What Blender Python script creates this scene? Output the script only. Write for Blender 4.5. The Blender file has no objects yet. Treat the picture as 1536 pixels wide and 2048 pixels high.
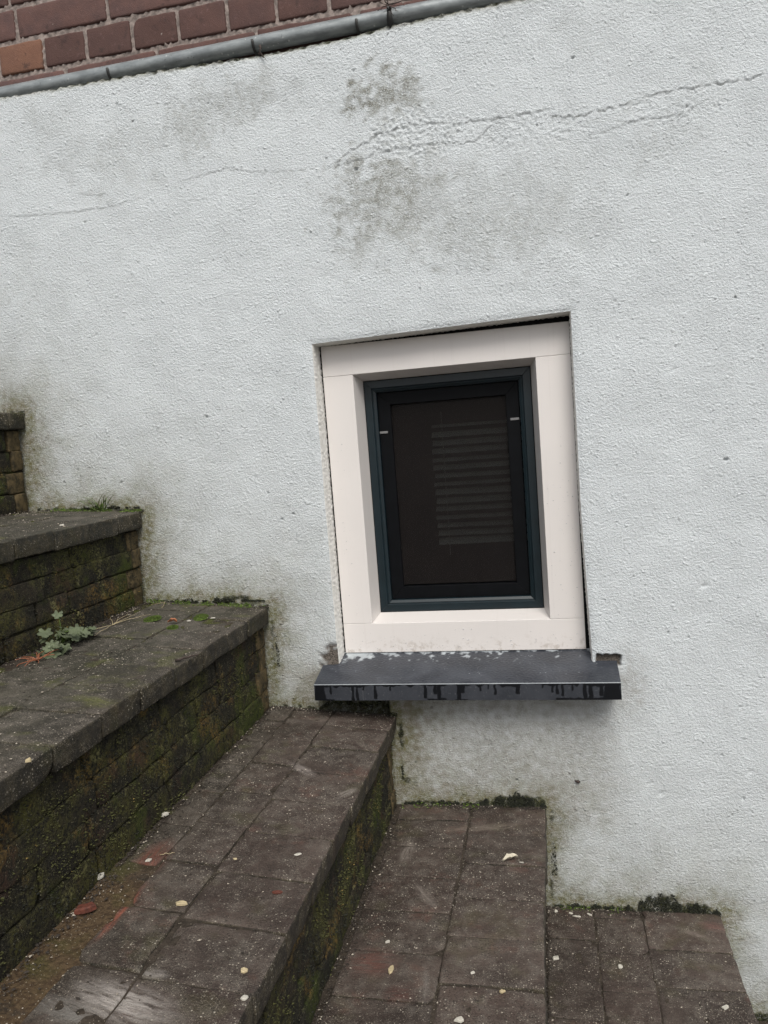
import bpy, bmesh, math, random
import numpy as np
from mathutils import Vector, Matrix, noise as mnoise

random.seed(7)
R = math.radians
scene = bpy.context.scene
COL = scene.collection

# ------------------------------------------------------------------ camera
cam_d = bpy.data.cameras.new('camera')
cam = bpy.data.objects.new('camera', cam_d)
COL.objects.link(cam)
YAW, PITCH, ROLL = 0.21392, 0.0942665, -0.0762357
fwd = Vector((-math.sin(YAW)*math.cos(PITCH), math.cos(YAW)*math.cos(PITCH), -math.sin(PITCH)))
rgt = Vector((math.cos(YAW), math.sin(YAW), 0))
upv = rgt.cross(fwd)
r2 = rgt*math.cos(ROLL) + upv*math.sin(ROLL)
u2 = -rgt*math.sin(ROLL) + upv*math.cos(ROLL)
CAM = Vector((0, -1.5, 0))
cam.matrix_world = Matrix(((r2.x, u2.x, -fwd.x, CAM.x), (r2.y, u2.y, -fwd.y, CAM.y),
                           (r2.z, u2.z, -fwd.z, CAM.z), (0, 0, 0, 1)))
cam_d.sensor_fit = 'VERTICAL'
cam_d.sensor_height = 32.0
cam_d.lens = 32.0*1533.3/2048
cam_d.clip_start = 0.02
cam_d.clip_end = 600
scene.camera = cam

# ------------------------------------------------------------------ sky, sun, exposure
SUN_EL, SUN_AZ = R(50), R(20)          # azimuth measured from behind the camera towards its right
world = bpy.data.worlds.new('World')
scene.world = world
world.use_nodes = True
wn = world.node_tree
wn.nodes.clear()
sky = wn.nodes.new('ShaderNodeTexSky')
sky.sky_type = 'NISHITA'
sky.sun_disc = False
sky.sun_elevation = SUN_EL
sky.sun_rotation = R(180) - SUN_AZ
sky.air_density = 1.0
sky.dust_density = 4.0
hs = wn.nodes.new('ShaderNodeHueSaturation')
hs.inputs['Saturation'].default_value = 0.38       # a grey, overcast sky
bg = wn.nodes.new('ShaderNodeBackground')
bg.inputs['Strength'].default_value = 0.11
wo = wn.nodes.new('ShaderNodeOutputWorld')
wn.links.new(sky.outputs[0], hs.inputs['Color'])
wn.links.new(hs.outputs[0], bg.inputs['Color'])
wn.links.new(bg.outputs[0], wo.inputs['Surface'])
sun_d = bpy.data.lights.new('sun', 'SUN')
sun_d.energy = 1.6
sun_d.angle = R(28)
sun_d.color = (1.0, 0.96, 0.9)
sun = bpy.data.objects.new('sun', sun_d)
COL.objects.link(sun)
sv = Vector((math.sin(SUN_AZ)*math.cos(SUN_EL), -math.cos(SUN_AZ)*math.cos(SUN_EL), math.sin(SUN_EL)))
sun.rotation_euler = sv.to_track_quat('Z', 'Y').to_euler()
sun.location = sv*8
scene.cycles.use_denoising = True
scene.cycles.denoising_prefilter = 'NONE'
scene.view_settings.view_transform = 'Standard'
scene.view_settings.look = 'None'
scene.view_settings.exposure = 0.34
scene.view_settings.gamma = 1.0
scene.view_settings.use_curve_mapping = False

# ------------------------------------------------------------------ object helpers
def tag(o, label=None, cat=None, group=None, kind=None):
    if label: o['label'] = label
    if cat: o['category'] = cat
    if group: o['group'] = group
    if kind: o['kind'] = kind
    return o

def link(name, data, parent=None, mat=None, loc=None):
    o = bpy.data.objects.new(name, data)
    COL.objects.link(o)
    if parent is not None: o.parent = parent
    if mat is not None and data is not None and not data.materials: data.materials.append(mat)
    if loc is not None: o.location = loc
    return o

def empty(name, loc=(0, 0, 0)):
    o = bpy.data.objects.new(name, None)
    COL.objects.link(o)
    o.location = loc
    o.empty_display_size = 0.05
    return o

def pymesh(name, V, Fc, smooth=True):
    m = bpy.data.meshes.new(name)
    m.from_pydata([tuple(v) for v in V], [], [tuple(f) for f in Fc])
    m.update()
    if smooth:
        m.polygons.foreach_set('use_smooth', np.ones(len(m.polygons), bool))
    return m

def npmesh(name, V, Q, smooth=True):
    """V: (n,3) array; Q: (m,4) array of quads"""
    m = bpy.data.meshes.new(name)
    V = np.ascontiguousarray(V, np.float32); Q = np.ascontiguousarray(Q, np.int32)
    m.vertices.add(len(V)); m.vertices.foreach_set('co', V.ravel())
    m.loops.add(Q.size); m.loops.foreach_set('vertex_index', Q.ravel())
    m.polygons.add(len(Q))
    m.polygons.foreach_set('loop_start', np.arange(0, Q.size, Q.shape[1], dtype=np.int32))
    m.polygons.foreach_set('use_smooth', np.full(len(Q), smooth, bool))
    m.update(calc_edges=True)
    m.validate()
    return m

def attr(m, name, a):
    at = m.attributes.new(name, 'FLOAT', 'POINT')
    at.data.foreach_set('value', np.ascontiguousarray(a, np.float32).ravel())

def box_mesh(name, x0, x1, y0, y1, z0, z1, bev=0.0, seg=2):
    bm = bmesh.new()
    vs = [bm.verts.new((x, y, z)) for x in (x0, x1) for y in (y0, y1) for z in (z0, z1)]
    for f in ((0, 1, 3, 2), (4, 6, 7, 5), (0, 4, 5, 1), (2, 3, 7, 6), (0, 2, 6, 4), (1, 5, 7, 3)):
        bm.faces.new([vs[i] for i in f])
    if bev: bmesh.ops.bevel(bm, geom=bm.edges[:], offset=bev, segments=seg, affect='EDGES', profile=0.5)
    bmesh.ops.recalc_face_normals(bm, faces=bm.faces[:])
    m = bpy.data.meshes.new(name); bm.to_mesh(m); bm.free()
    return m

def tube(pts, rad, n=8, caps=True):
    """list of points, radius or list of radii -> V, F"""
    pts = [Vector(p) for p in pts]
    if not hasattr(rad, '__len__'): rad = [rad]*len(pts)
    V, Fc = [], []
    up = Vector((0.13, 0.21, 0.97))
    for i, p in enumerate(pts):
        d = (pts[min(i+1, len(pts)-1)] - pts[max(i-1, 0)]).normalized()
        a = d.cross(up)
        if a.length < 1e-3: a = d.cross(Vector((1, 0, 0)))
        a.normalize(); b = d.cross(a)
        for k in range(n):
            t = 2*math.pi*k/n
            V.append(p + (a*math.cos(t) + b*math.sin(t))*rad[i])
    for i in range(len(pts)-1):
        for k in range(n):
            Fc.append((i*n+k, i*n+(k+1) % n, (i+1)*n+(k+1) % n, (i+1)*n+k))
    if caps:
        Fc.append(tuple(range(n-1, -1, -1))); o = (len(pts)-1)*n; Fc.append(tuple(o+k for k in range(n)))
    return V, Fc

def merge(parts):
    V, Fc = [], []
    for v, f in parts:
        o = len(V); V += list(v); Fc += [tuple(i+o for i in q) for q in f]
    return V, Fc

def in_view(p, mar=0.06):
    d = Vector(p) - CAM
    z = d.dot(fwd)
    if z < 0.05: return False
    return abs(d.dot(r2)/z) < 768/1533.3 + mar and abs(d.dot(u2)/z) < 1024/1533.3 + mar

# ------------------------------------------------------------------ noise fields (band-limited, over the wall plane)
class Field:
    dx = 0.0025; x0 = -2.2; z0 = -1.7; nx = 1360; nz = 1040
    fx = np.fft.fftfreq(nx, dx)[None, :]; fz = np.fft.rfftfreq(nx, dx)[None, :]
    def __init__(s, seed, lo, hi, stretch=1.0):
        rng = np.random.default_rng(seed)
        w = rng.standard_normal((s.nz, s.nx)).astype(np.float32)
        FT = np.fft.rfft2(w)
        f = np.hypot(np.fft.rfftfreq(s.nx, s.dx)[None, :]*stretch, np.fft.fftfreq(s.nz, s.dx)[:, None])
        l = np.where(f > 0, 1/np.maximum(f, 1e-6), 1e6)
        c = math.sqrt(lo*hi); sg = max(math.log(hi/lo)/2, 0.15)
        FT *= np.exp(-(np.log(l/c)/sg)**2)
        a = np.fft.irfft2(FT, s=(s.nz, s.nx))
        s.a = ((a-a.mean())/a.std()).astype(np.float32)
    def __call__(s, x, z):
        u = np.clip((x-s.x0)/s.dx, 0, s.nx-1.001); v = np.clip((z-s.z0)/s.dx, 0, s.nz-1.001)
        i = u.astype(int); j = v.astype(int); p = u-i; q = v-j
        a = s.a
        return (a[j, i]*(1-p)+a[j, i+1]*p)*(1-q) + (a[j+1, i]*(1-p)+a[j+1, i+1]*p)*q

def sstep(a, b, x):
    t = np.clip((x-a)/(b-a), 0, 1); return t*t*(3-2*t)

def seg_dist(x, z, P):
    """distance to a polyline and the signed height above it"""
    best = np.full(x.shape, 9.0); sgn = np.zeros(x.shape); par = np.zeros(x.shape)
    for k in range(len(P)-1):
        ax, az = P[k]; bx, bz = P[k+1]
        ex, ez = bx-ax, bz-az; L2 = ex*ex+ez*ez
        t = np.clip(((x-ax)*ex+(z-az)*ez)/L2, 0, 1)
        dx_, dz_ = x-(ax+t*ex), z-(az+t*ez)
        d = np.hypot(dx_, dz_)
        c = (ex*(z-az)-ez*(x-ax))
        m = d < best
        best = np.where(m, d, best); sgn = np.where(m, np.sign(c), sgn); par = np.where(m, (k+t)/(len(P)-1), par)
    return best, sgn, par

# ------------------------------------------------------------------ material helpers
class Mat:
    def __init__(s, name):
        s.m = bpy.data.materials.new(name); s.m.use_nodes = True
        s.t = s.m.node_tree; s.N = s.t.nodes; s.L = s.t.links
        s.b = s.N['Principled BSDF']
        s.geo = None
    def put(s, sock, v):
        if isinstance(v, bpy.types.NodeSocket): s.L.new(v, sock)
        elif v is not None:
            if isinstance(v, tuple) and len(v) == 3 and sock.type == 'RGBA': v = v+(1,)
            sock.default_value = v
    def pos(s):
        if s.geo is None: s.geo = s.N.new('ShaderNodeNewGeometry')
        return s.geo.outputs['Position']
    def nrm(s):
        s.pos(); return s.geo.outputs['Normal']
    def rnd(s):
        return s.N.new('ShaderNodeObjectInfo').outputs['Random']
    def obj(s):
        return s.N.new('ShaderNodeTexCoord').outputs['Object']
    def attr(s, n):
        a = s.N.new('ShaderNodeAttribute'); a.attribute_name = n; return a.outputs['Fac']
    def noise(s, scale, detail=4, rough=0.55, vec=None, dist=0.0, col=False):
        n = s.N.new('ShaderNodeTexNoise')
        n.inputs['Scale'].default_value = scale; n.inputs['Detail'].default_value = detail
        n.inputs['Roughness'].default_value = rough; n.inputs['Distortion'].default_value = dist
        s.put(n.inputs['Vector'], vec if vec is not None else s.pos())
        return n.outputs['Color' if col else 'Fac']
    def vor(s, scale, feature='F1', vec=None, out='Distance', rand=1.0):
        n = s.N.new('ShaderNodeTexVoronoi'); n.feature = feature
        n.inputs['Scale'].default_value = scale; n.inputs['Randomness'].default_value = rand
        s.put(n.inputs['Vector'], vec if vec is not None else s.pos())
        return n.outputs[out]
    def map(s, vec, scale=(1, 1, 1), loc=(0, 0, 0), rot=(0, 0, 0)):
        n = s.N.new('ShaderNodeMapping')
        n.inputs['Scale'].default_value = scale; n.inputs['Location'].default_value = loc; n.inputs['Rotation'].default_value = rot
        s.put(n.inputs['Vector'], vec); return n.outputs[0]
    def math(s, op, a, b=None, clamp=False):
        n = s.N.new('ShaderNodeMath'); n.operation = op; n.use_clamp = clamp
        s.put(n.inputs[0], a)
        if b is not None: s.put(n.inputs[1], b)
        return n.outputs[0]
    def rng(s, v, a, b, c=0.0, d=1.0, smooth=True):
        n = s.N.new('ShaderNodeMapRange')
        if smooth: n.interpolation_type = 'SMOOTHSTEP'
        s.put(n.inputs[0], v)
        for i, q in enumerate((a, b, c, d)): n.inputs[i+1].default_value = q
        return n.outputs[0]
    def mix(s, f, a, b, mode='MIX'):
        n = s.N.new('ShaderNodeMix'); n.data_type = 'RGBA'; n.blend_type = mode
        s.put(n.inputs[0], f); s.put(n.inputs[6], a); s.put(n.inputs[7], b)
        return n.outputs[2]
    def xyz(s, v):
        n = s.N.new('ShaderNodeSeparateXYZ'); s.put(n.inputs[0], v); return n.outputs
    def bump(s, h, strength=0.5, dist=0.002, prev=None):
        n = s.N.new('ShaderNodeBump'); n.inputs['Strength'].default_value = strength; n.inputs['Distance'].default_value = dist
        s.put(n.inputs['Height'], h)
        if prev is not None: s.L.new(prev, n.inputs['Normal'])
        return n.outputs[0]
    def done(s, color=None, rough=None, normal=None, metal=None, spec=None):
        if color is not None: s.put(s.b.inputs['Base Color'], color)
        if rough is not None: s.put(s.b.inputs['Roughness'], rough)
        if normal is not None: s.put(s.b.inputs['Normal'], normal)
        if metal is not None: s.put(s.b.inputs['Metallic'], metal)
        if spec is not None: s.put(s.b.inputs['Specular IOR Level'], spec)
        return s.m

def plain(name, col, rough=0.6, var=0.15, scale=60, bump=0.0, bscale=300, metal=0.0, spec=None):
    M = Mat(name)
    n = M.noise(scale, 5)
    c = M.mix(M.rng(n, .3, .7), tuple(v*(1-var) for v in col), tuple(min(1, v*(1+var)) for v in col))
    nb = M.bump(M.noise(bscale, 4), bump, 0.001) if bump else None
    return M.done(c, rough, nb, metal, spec)

# stucco -------------------------------------------------------------
M = Mat('painted_stucco')
grime, algae_tone, mold_shade, brown, raw = (M.attr(k) for k in ('grime', 'algae_tone', 'mold_shade', 'brown', 'raw'))
fine = M.noise(420, 3, .6)
mid = M.noise(90, 4, .6)
big = M.noise(5, 4, .6)
base = M.mix(M.rng(big, .35, .68), (.70, .745, .765), (.685, .73, .75))
base = M.mix(M.rng(M.noise(1500, 1), .62, .72), base, (.5, .5, .48))
gf = M.math('MULTIPLY', grime, M.rng(M.math('ADD', M.math('MULTIPLY', fine, .6), M.math('MULTIPLY', mid, .4)), .32, .56))
c = M.mix(gf, base, (.24, .24, .205))
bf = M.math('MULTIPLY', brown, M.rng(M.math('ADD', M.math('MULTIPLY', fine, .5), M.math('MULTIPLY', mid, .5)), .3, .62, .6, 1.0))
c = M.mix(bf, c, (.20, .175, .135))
af = M.math('MULTIPLY', algae_tone, M.rng(M.math('ADD', M.math('MULTIPLY', fine, .5), M.math('MULTIPLY', mid, .5)), 0.3, .62, .5, 1.0))
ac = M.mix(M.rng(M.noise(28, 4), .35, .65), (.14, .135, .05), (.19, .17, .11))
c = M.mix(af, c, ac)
c = M.mix(raw, c, M.mix(M.rng(fine, .35, .65), (.075, .064, .055), (.2, .175, .15)))
mf = M.math('MULTIPLY', mold_shade, M.rng(M.math('ADD', M.math('MULTIPLY', fine, .6), M.math('MULTIPLY', mid, .4)), .3, .52, .3, 1.0), True)
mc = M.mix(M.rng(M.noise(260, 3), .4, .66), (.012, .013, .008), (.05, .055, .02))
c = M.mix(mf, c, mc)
st = M.map(M.pos(), (.85, 1, 1.1))
rel = M.math('ADD', M.math('MULTIPLY', M.noise(270, 4, .65, vec=st), 1.0), M.math('MULTIPLY', M.rng(M.vor(120, 'SMOOTH_F1', vec=M.map(M.pos(), loc=(3, 1, 2))), .0, .38, 1, 0), M.rng(M.noise(40, 3), .48, .62, 0, .5)))
rel = M.math('MULTIPLY', rel, M.rng(M.noise(11, 4), .34, .66, .78, 1.0))
bp = M.bump(rel, 1.0, .0046)
bp = M.bump(M.noise(480, 3, .6), .8, .0019, bp)
STUCCO = M.done(c, .88, bp, spec=.25)

M = Mat('lit_reveal_paint')  # smoother cream paint, whitened further to stand in for light on the reveals
rn = M.noise(60, 4, .6)
c = M.mix(M.rng(rn, .3, .7), (.80, .80, .77), (.73, .725, .68))
c = M.mix(M.math('MULTIPLY', M.attr('grime'), .6), c, (.42, .41, .36))
REVEAL = M.done(c, .7, M.bump(M.noise(240, 4, .6), .6, .0018), spec=.3)

# clinker of the treads and the nosings --------------------------------
def smear(M, cx, cy, ang, sx, sy, streak=90):
    rot = -ang       # the long half axis sx runs along ang
    v = M.map(M.pos(), (1, 1, 0), (-cx, -cy, 0))
    v = M.map(M.map(v, rot=(0, 0, rot)), (1/sx, 1/sy, 0))
    n = M.N.new('ShaderNodeVectorMath'); n.operation = 'LENGTH'; M.L.new(v, n.inputs[0])
    f = M.rng(n.outputs['Value'], 0.15, 1.0, 1.0, 0.0)
    vv = M.map(M.map(M.pos(), (1, 1, 0), rot=(0, 0, rot)), (streak*.3, streak*2.2, 1))
    return M.math('MULTIPLY', f, M.rng(M.noise(1.0, 5, .65, vec=vv), .28, .62))

def clinker(name, red=0.0, worn=None):
    M = Mat(name)
    rnd = M.rnd(); p = M.xyz(M.pos())
    n1 = M.noise(9, 5, .6); n2 = M.noise(45, 6, .65); n3 = M.noise(420, 3, .6)
    warm = M.rng(p['X'], -.72, -.42)
    c1 = M.mix(warm, (.084, .076, .058), (.084, .064, .052))
    c2 = M.mix(warm, (.026, .025, .018), (.029, .021, .017))
    c = M.mix(M.rng(n1, .34, .66), c1, c2)
    c = M.mix(M.rng(rnd, 0, 1, 0, .4, False), c, M.mix(warm, (.05, .047, .034), (.085, .056, .046)))
    c = M.mix(M.rng(n2, .40, .70, 0, .6), c, (.135, .118, .10))
    if worn: c = M.mix(M.rng(M.noise(22, 5, .7), .42, .56), c, worn)
    # films of dark soil, thicker towards the corners
    soil = M.rng(M.math('ADD', M.math('MULTIPLY', M.noise(6.5, 6, .68, vec=M.map(M.pos(), loc=(4, 2, 7))), .75), M.math('MULTIPLY', n3, .25)), .46, .60)
    c = M.mix(M.math('MULTIPLY', soil, .7), c, M.mix(warm, (.024, .023, .013), (.027, .017, .013)))
    c = M.mix(M.math('MULTIPLY', M.rng(M.noise(12, 6, .7, vec=M.map(M.pos(), loc=(14, 12, 3))), .55, .68), M.math('MULTIPLY', warm, .5)), c, (.105, .052, .038))
    # moss and algae in low soft patches
    ms = M.math('MULTIPLY', M.rng(M.noise(14, 5, .6), .54, .7), M.math('SUBTRACT', 1.0, M.math('MULTIPLY', warm, .75)))
    c = M.mix(M.math('MULTIPLY', ms, .7), c, (.075, .08, .02))
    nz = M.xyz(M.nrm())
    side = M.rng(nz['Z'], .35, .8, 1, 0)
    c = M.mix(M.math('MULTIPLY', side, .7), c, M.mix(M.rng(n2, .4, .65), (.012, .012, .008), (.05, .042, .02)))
    # fine sand grains: pale and dark specks of three sizes
    sps = []
    for sc, thr, a, cols in ((300, .82, .95, ((.50, .46, .38), (.30, .26, .2))), (560, .62, .85, ((.38, .335, .27), (.18, .15, .115))), (1050, .54, .8, ((.36, .32, .26), (.15, .125, .10)))):
        vd = M.vor(sc); vcs = M.xyz(M.vor(sc, out='Color'))
        sp = M.math('MULTIPLY', M.rng(vd, .18, .42, 1, 0), M.rng(vcs['X'], thr, thr+.05))
        sp = M.math('MULTIPLY', sp, M.rng(M.math('ADD', M.math('MULTIPLY', n2, .5), M.math('MULTIPLY', n1, .5)), .40, .58, .10, 1))
        c = M.mix(M.math('MULTIPLY', sp, a), c, M.mix(vcs['Y'], *cols)); sps.append(sp)
    for sc, thr in ((330, .74), (800, .66)):
        dk = M.math('MULTIPLY', M.rng(M.vor(sc, vec=M.map(M.pos(), loc=(7, 3, 2))), .2, .45, 1, 0), M.rng(M.xyz(M.vor(sc, out='Color', vec=M.map(M.pos(), loc=(7, 3, 2))))['Z'], thr, thr+.05))
        c = M.mix(M.math('MULTIPLY', dk, .75), c, (.014, .012, .009))
    if not worn:
        for a in SMEARS:
            c = M.mix(M.math('MULTIPLY', smear(M, *a[:5]), a[5]), c, a[6])
    h = M.math('ADD', M.math('MULTIPLY', n3, .5), M.math('MULTIPLY', n2, .8))
    bp = M.bump(h, 1.0, .0042)
    bp = M.bump(M.math('ADD', sps[0], M.math('MULTIPLY', sps[1], .6)), .6, .001, bp)
    return M.done(c, M.rng(n2, .3, .7, .62, .86), bp, spec=.35)

PALE = (.30, .275, .25)
SMEARS = [     # x, y, direction, half length, half width, amount, colour
    (*(-0.4591, -0.8388), -.2, .085, .034, 1.0, (.36, .33, .30)),
    (*(-0.5108, -0.8603), -.2, .06, .02, .7, (.22, .21, .19)),
    (*(-0.4506, -0.7922), .0, .028, .010, .75, PALE),
    (*(-0.4436, -0.2831), -.6, .05, .016, .75, (.24, .21, .19)),
    (*(-0.3469, -0.3464), 1.1, .03, .012, .75, (.27, .24, .21)),
    (*(-0.4592, -0.0531), .3, .12, .03, .5, (.15, .125, .108)),
    (*(-0.2912, -0.1796), -1.6, .06, .018, .7, (.24, .21, .18)),
    (*(-0.2375, -0.3151), -.95, .06, .014, .6, (.22, .19, .165)),
    (*(-0.1649, -0.0897), .2, .12, .018, .6, (.22, .185, .15)),
    (*(-0.2054, -0.5229), -1.46, .045, .010, .5, (.2, .18, .16)),
    (*(-0.6237, -0.5858), -.4, .05, .022, .6, (.13, .14, .03)),
    (*(-0.7024, -0.0171), .1, .10, .02, .5, (.10, .085, .035)),
    (-.5405, -0.7049, 1.57, .075, .0095, 1.0, (.24, .085, .055)),
    (-.562, -0.5955, 1.57, .07, .032, .9, (.15, .058, .040)),
    (*(-0.5698, -0.8624), 1.57, .03, .014, .9, (.25, .10, .05)),
    (*(-0.2888, -0.4854), .1, .05, .045, .75, (.13, .055, .042)),
    (*(-0.2365, -0.5456), .1, .03, .03, .5, (.12, .05, .04)),
    (*(0.2577, -0.0433), -.3, .035, .02, .6, (.17, .085, .07)),
    (*(0.2219, -0.0685), -.47, .035, .010, .6, (.24, .2, .17)),
]
CLINKER = clinker('worn_clinker')

# riser bricks: damp, mossy -------------------------------------------------
M = Mat('mossy_clinker')
rnd = M.rnd()
n1 = M.noise(16, 6, .65); n2 = M.noise(70, 6, .7); n3 = M.noise(380, 4, .65); nf = M.noise(240, 5, .7)
c = M.mix(M.rng(nf, .35, .65), (.006, .006, .0045), (.026, .024, .017))
c = M.mix(M.math('MULTIPLY', M.rng(rnd, .0, 1.0, 0, .5, False), M.rng(n2, .35, .6)), c, (.055, .042, .027))
def patch(loc, sc, a, b, col, fine_a=.40, fine_b=.58):
    global c
    f = M.math('MULTIPLY', M.rng(M.noise(sc, 5, .65, vec=M.map(M.pos(), loc=loc)), a, b), M.rng(M.math('ADD', M.math('MULTIPLY', nf, .6), M.math('MULTIPLY', n2, .4)), fine_a, fine_b))
    c = M.mix(f, c, col)
patch((0, 0, 0), 7, .42, .60, (.080, .078, .020))
patch((1, 5, 2), 9, .52, .66, (.045, .058, .010), .36, .52)
patch((3.1, .7, 5), 11, .52, .64, (.16, .10, .028), .44, .60)
patch((9.1, 4.7, 1), 10, .55, .68, (.055, .030, .020))
patch((2, 8, 4), 20, .56, .68, (.21, .20, .085), .46, .62)
for sc, thr, a in ((420, .86, .85), (800, .78, .6)):
    vd = M.vor(sc); vcs = M.xyz(M.vor(sc, out='Color'))
    sp = M.math('MULTIPLY', M.rng(vd, .15, .4, 1, 0), M.rng(vcs['X'], thr, thr+.04))
    c = M.mix(M.math('MULTIPLY', sp, a), c, M.mix(vcs['Y'], (.28, .26, .17), (.13, .12, .07)))
bp = M.bump(M.math('ADD', M.math('MULTIPLY', n3, .8), n2), 1.0, .0045)
MOSSY = M.done(c, .85, bp, spec=.25)

# tan, plaster-splashed riser ends
M = Mat('plastered_clinker')
n2 = M.noise(60, 6, .7)
c = M.mix(M.rng(n2, .32, .66), (.024, .021, .012), (.12, .088, .042))
M_T = M.done(c, .85, M.bump(M.noise(300, 4), .7, .002), spec=.3)
TANNED = M_T

# bedding mortar and dirt of the stairs
M = Mat('bedding_mortar')
n2 = M.noise(50, 6, .7); p = M.xyz(M.pos())
c = M.mix(M.rng(n2, .35, .65), (.030, .024, .018), (.065, .052, .040))
sand = M.math('MULTIPLY', M.rng(M.noise(18, 5, .65), .30, .42), M.math('MULTIPLY', M.rng(p['X'], -.62, -.605), M.rng(p['X'], -.545, -.53, 1, 0)))
sand = M.math('MULTIPLY', sand, M.rng(p['Y'], -.56, -.68))
c = M.mix(sand, c, M.mix(M.rng(M.noise(200, 4), .35, .65), (.055, .036, .021), (.105, .072, .040)))
c = M.mix(M.math('MULTIPLY', M.rng(M.noise(20, 4), .5, .64), M.rng(p['X'], -.5, -.7)), c, (.06, .068, .015))
vd = M.vor(400); vcs = M.xyz(M.vor(400, out='Color'))
sp = M.math('MULTIPLY', M.rng(vd, .15, .32, 1, 0), M.rng(vcs['X'], .78, .82))
c = M.mix(M.math('MULTIPLY', sp, .8), c, (.36, .32, .25))
BED = M.done(c, .9, M.bump(M.noise(220, 5, .65), .8, .004), spec=.2)

# house bricks -----------------------------------------------------------
def house_brick(name, a, b):
    M = Mat(name)
    rnd = M.rnd(); n1 = M.noise(22, 5, .6); n2 = M.noise(120, 5, .65)
    c = M.mix(M.rng(n1, .32, .68), a, b)
    c = M.mix(M.rng(rnd, 0, 1, 0, .85, False), c, tuple(x*.55 for x in a))
    c = M.mix(M.rng(n2, .56, .75, 0, .5), c, tuple(x*1.7 for x in b))
    c = M.mix(M.math('MULTIPLY', M.rng(M.noise(45, 4), .58, .72), .55), c, (.045, .032, .03))
    bp = M.bump(M.math('ADD', M.noise(520, 3), M.math('MULTIPLY', n2, .8)), .55, .0018)
    return M.done(c, .85, bp, spec=.25)
HB = house_brick('purple_red_brick', (.150, .084, .072), (.105, .066, .062))
HB_OR = house_brick('orange_brick', (.21, .108, .072), (.17, .09, .064))
MORTAR = plain('pink_grey_mortar', (.235, .195, .175), .9, .4, 90, .9, 260)

# window -----------------------------------------------------------
M = Mat('cream_frame_paint')
gr = M.noise(1.0, 4, .6, vec=M.map(M.pos(), (14, 90, 420)))
c = M.mix(M.rng(M.noise(6, 4), .35, .65), (.70, .668, .643), (.675, .646, .622))
c = M.mix(M.rng(M.noise(420, 2), .66, .74, 0, .25), c, (.82, .8, .78))
pz = M.xyz(M.pos())
dirt = M.math('MULTIPLY', M.rng(pz['Z'], -.405, -.447), M.rng(M.noise(60, 5, .7), .5, .66))
dirt = M.math('MAXIMUM', dirt, M.math('MULTIPLY', M.rng(M.noise(1, 4, .6, vec=M.map(M.pos(), (130, 1, 3))), .56, .72), .12))
c = M.mix(M.math('MULTIPLY', dirt, .55), c, (.36, .31, .255))
CREAM = M.done(c, .42, M.bump(gr, .06, .0006), spec=.45)
SASH = plain('dark_teal_coating', (.005, .0130, .0175), .38, .12, 40, .05, 500, spec=.45)
BLACK = plain('black_coating', (.0025, .003, .004), .55, .2, 40, spec=.12)
SEAL = plain('black_sealant', (.004, .004, .0045), .7, .3, 90, .6, 200, spec=.2)
CLIP = plain('grey_plastic', (.17, .17, .17), .5, .1)
M = Mat('insect_mesh')
tr = M.N.new('ShaderNodeBsdfTransparent')
mx = M.N.new('ShaderNodeMixShader')
M.done(M.mix(M.rng(M.noise(25, 3), .3, .7), (.012, .0095, .009), (.010, .008, .0078)), .8, spec=.2)
M.put(mx.inputs[0], .5)
M.L.new(tr.outputs[0], mx.inputs[1]); M.L.new(M.b.outputs[0], mx.inputs[2])
M.L.new(mx.outputs[0], M.N['Material Output'].inputs['Surface'])
SCREEN = M.m
M = Mat('window_glass')
gl = M.N.new('ShaderNodeBsdfGlossy'); gl.inputs['Roughness'].default_value = .02
tr = M.N.new('ShaderNodeBsdfTransparent'); tr.inputs['Color'].default_value = (.88, .92, .9, 1)
fr = M.N.new('ShaderNodeFresnel'); fr.inputs[0].default_value = 1.5
mx = M.N.new('ShaderNodeMixShader')
M.L.new(fr.outputs[0], mx.inputs[0]); M.L.new(tr.outputs[0], mx.inputs[1]); M.L.new(gl.outputs[0], mx.inputs[2])
M.L.new(mx.outputs[0], M.N['Material Output'].inputs['Surface'])
GLASS = M.m
SLAT = plain('blind_slat_grey', (.82, .80, .78), .5, .05)
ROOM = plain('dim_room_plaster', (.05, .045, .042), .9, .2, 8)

M = Mat('bluestone')
wet, salt = M.attr('wet'), M.attr('salt')
n1 = M.noise(16, 5, .6); n2 = M.noise(240, 4, .6)
c = M.mix(M.rng(n1, .3, .7), (.040, .045, .055), (.064, .070, .083))
c = M.mix(M.rng(n2, .58, .72, 0, .5), c, (.16, .165, .175))
sv_ = M.noise(1.0, 3, .5, vec=M.map(M.pos(), (60, 700, 1), rot=(0, 0, .25)))
c = M.mix(M.rng(sv_, .68, .74, 0, .5), c, (.26, .27, .28))
c = M.mix(salt, c, (.55, .60, .62))
c = M.mix(wet, c, (.0045, .0055, .0075))
damp = M.math('MULTIPLY', M.rng(M.xyz(M.nrm())['Z'], .5, .9), M.rng(M.noise(13, 5, .6), .36, .6))
c = M.mix(M.math('MULTIPLY', damp, .55), c, M.mix(1.0, c, (.45, .45, .48), 'MULTIPLY'))
STONE = M.done(c, M.math('SUBTRACT', M.rng(wet, 0, 1, .5, .32, False), M.math('MULTIPLY', damp, .2)), M.bump(n2, .18, .0008), spec=.4)

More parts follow.
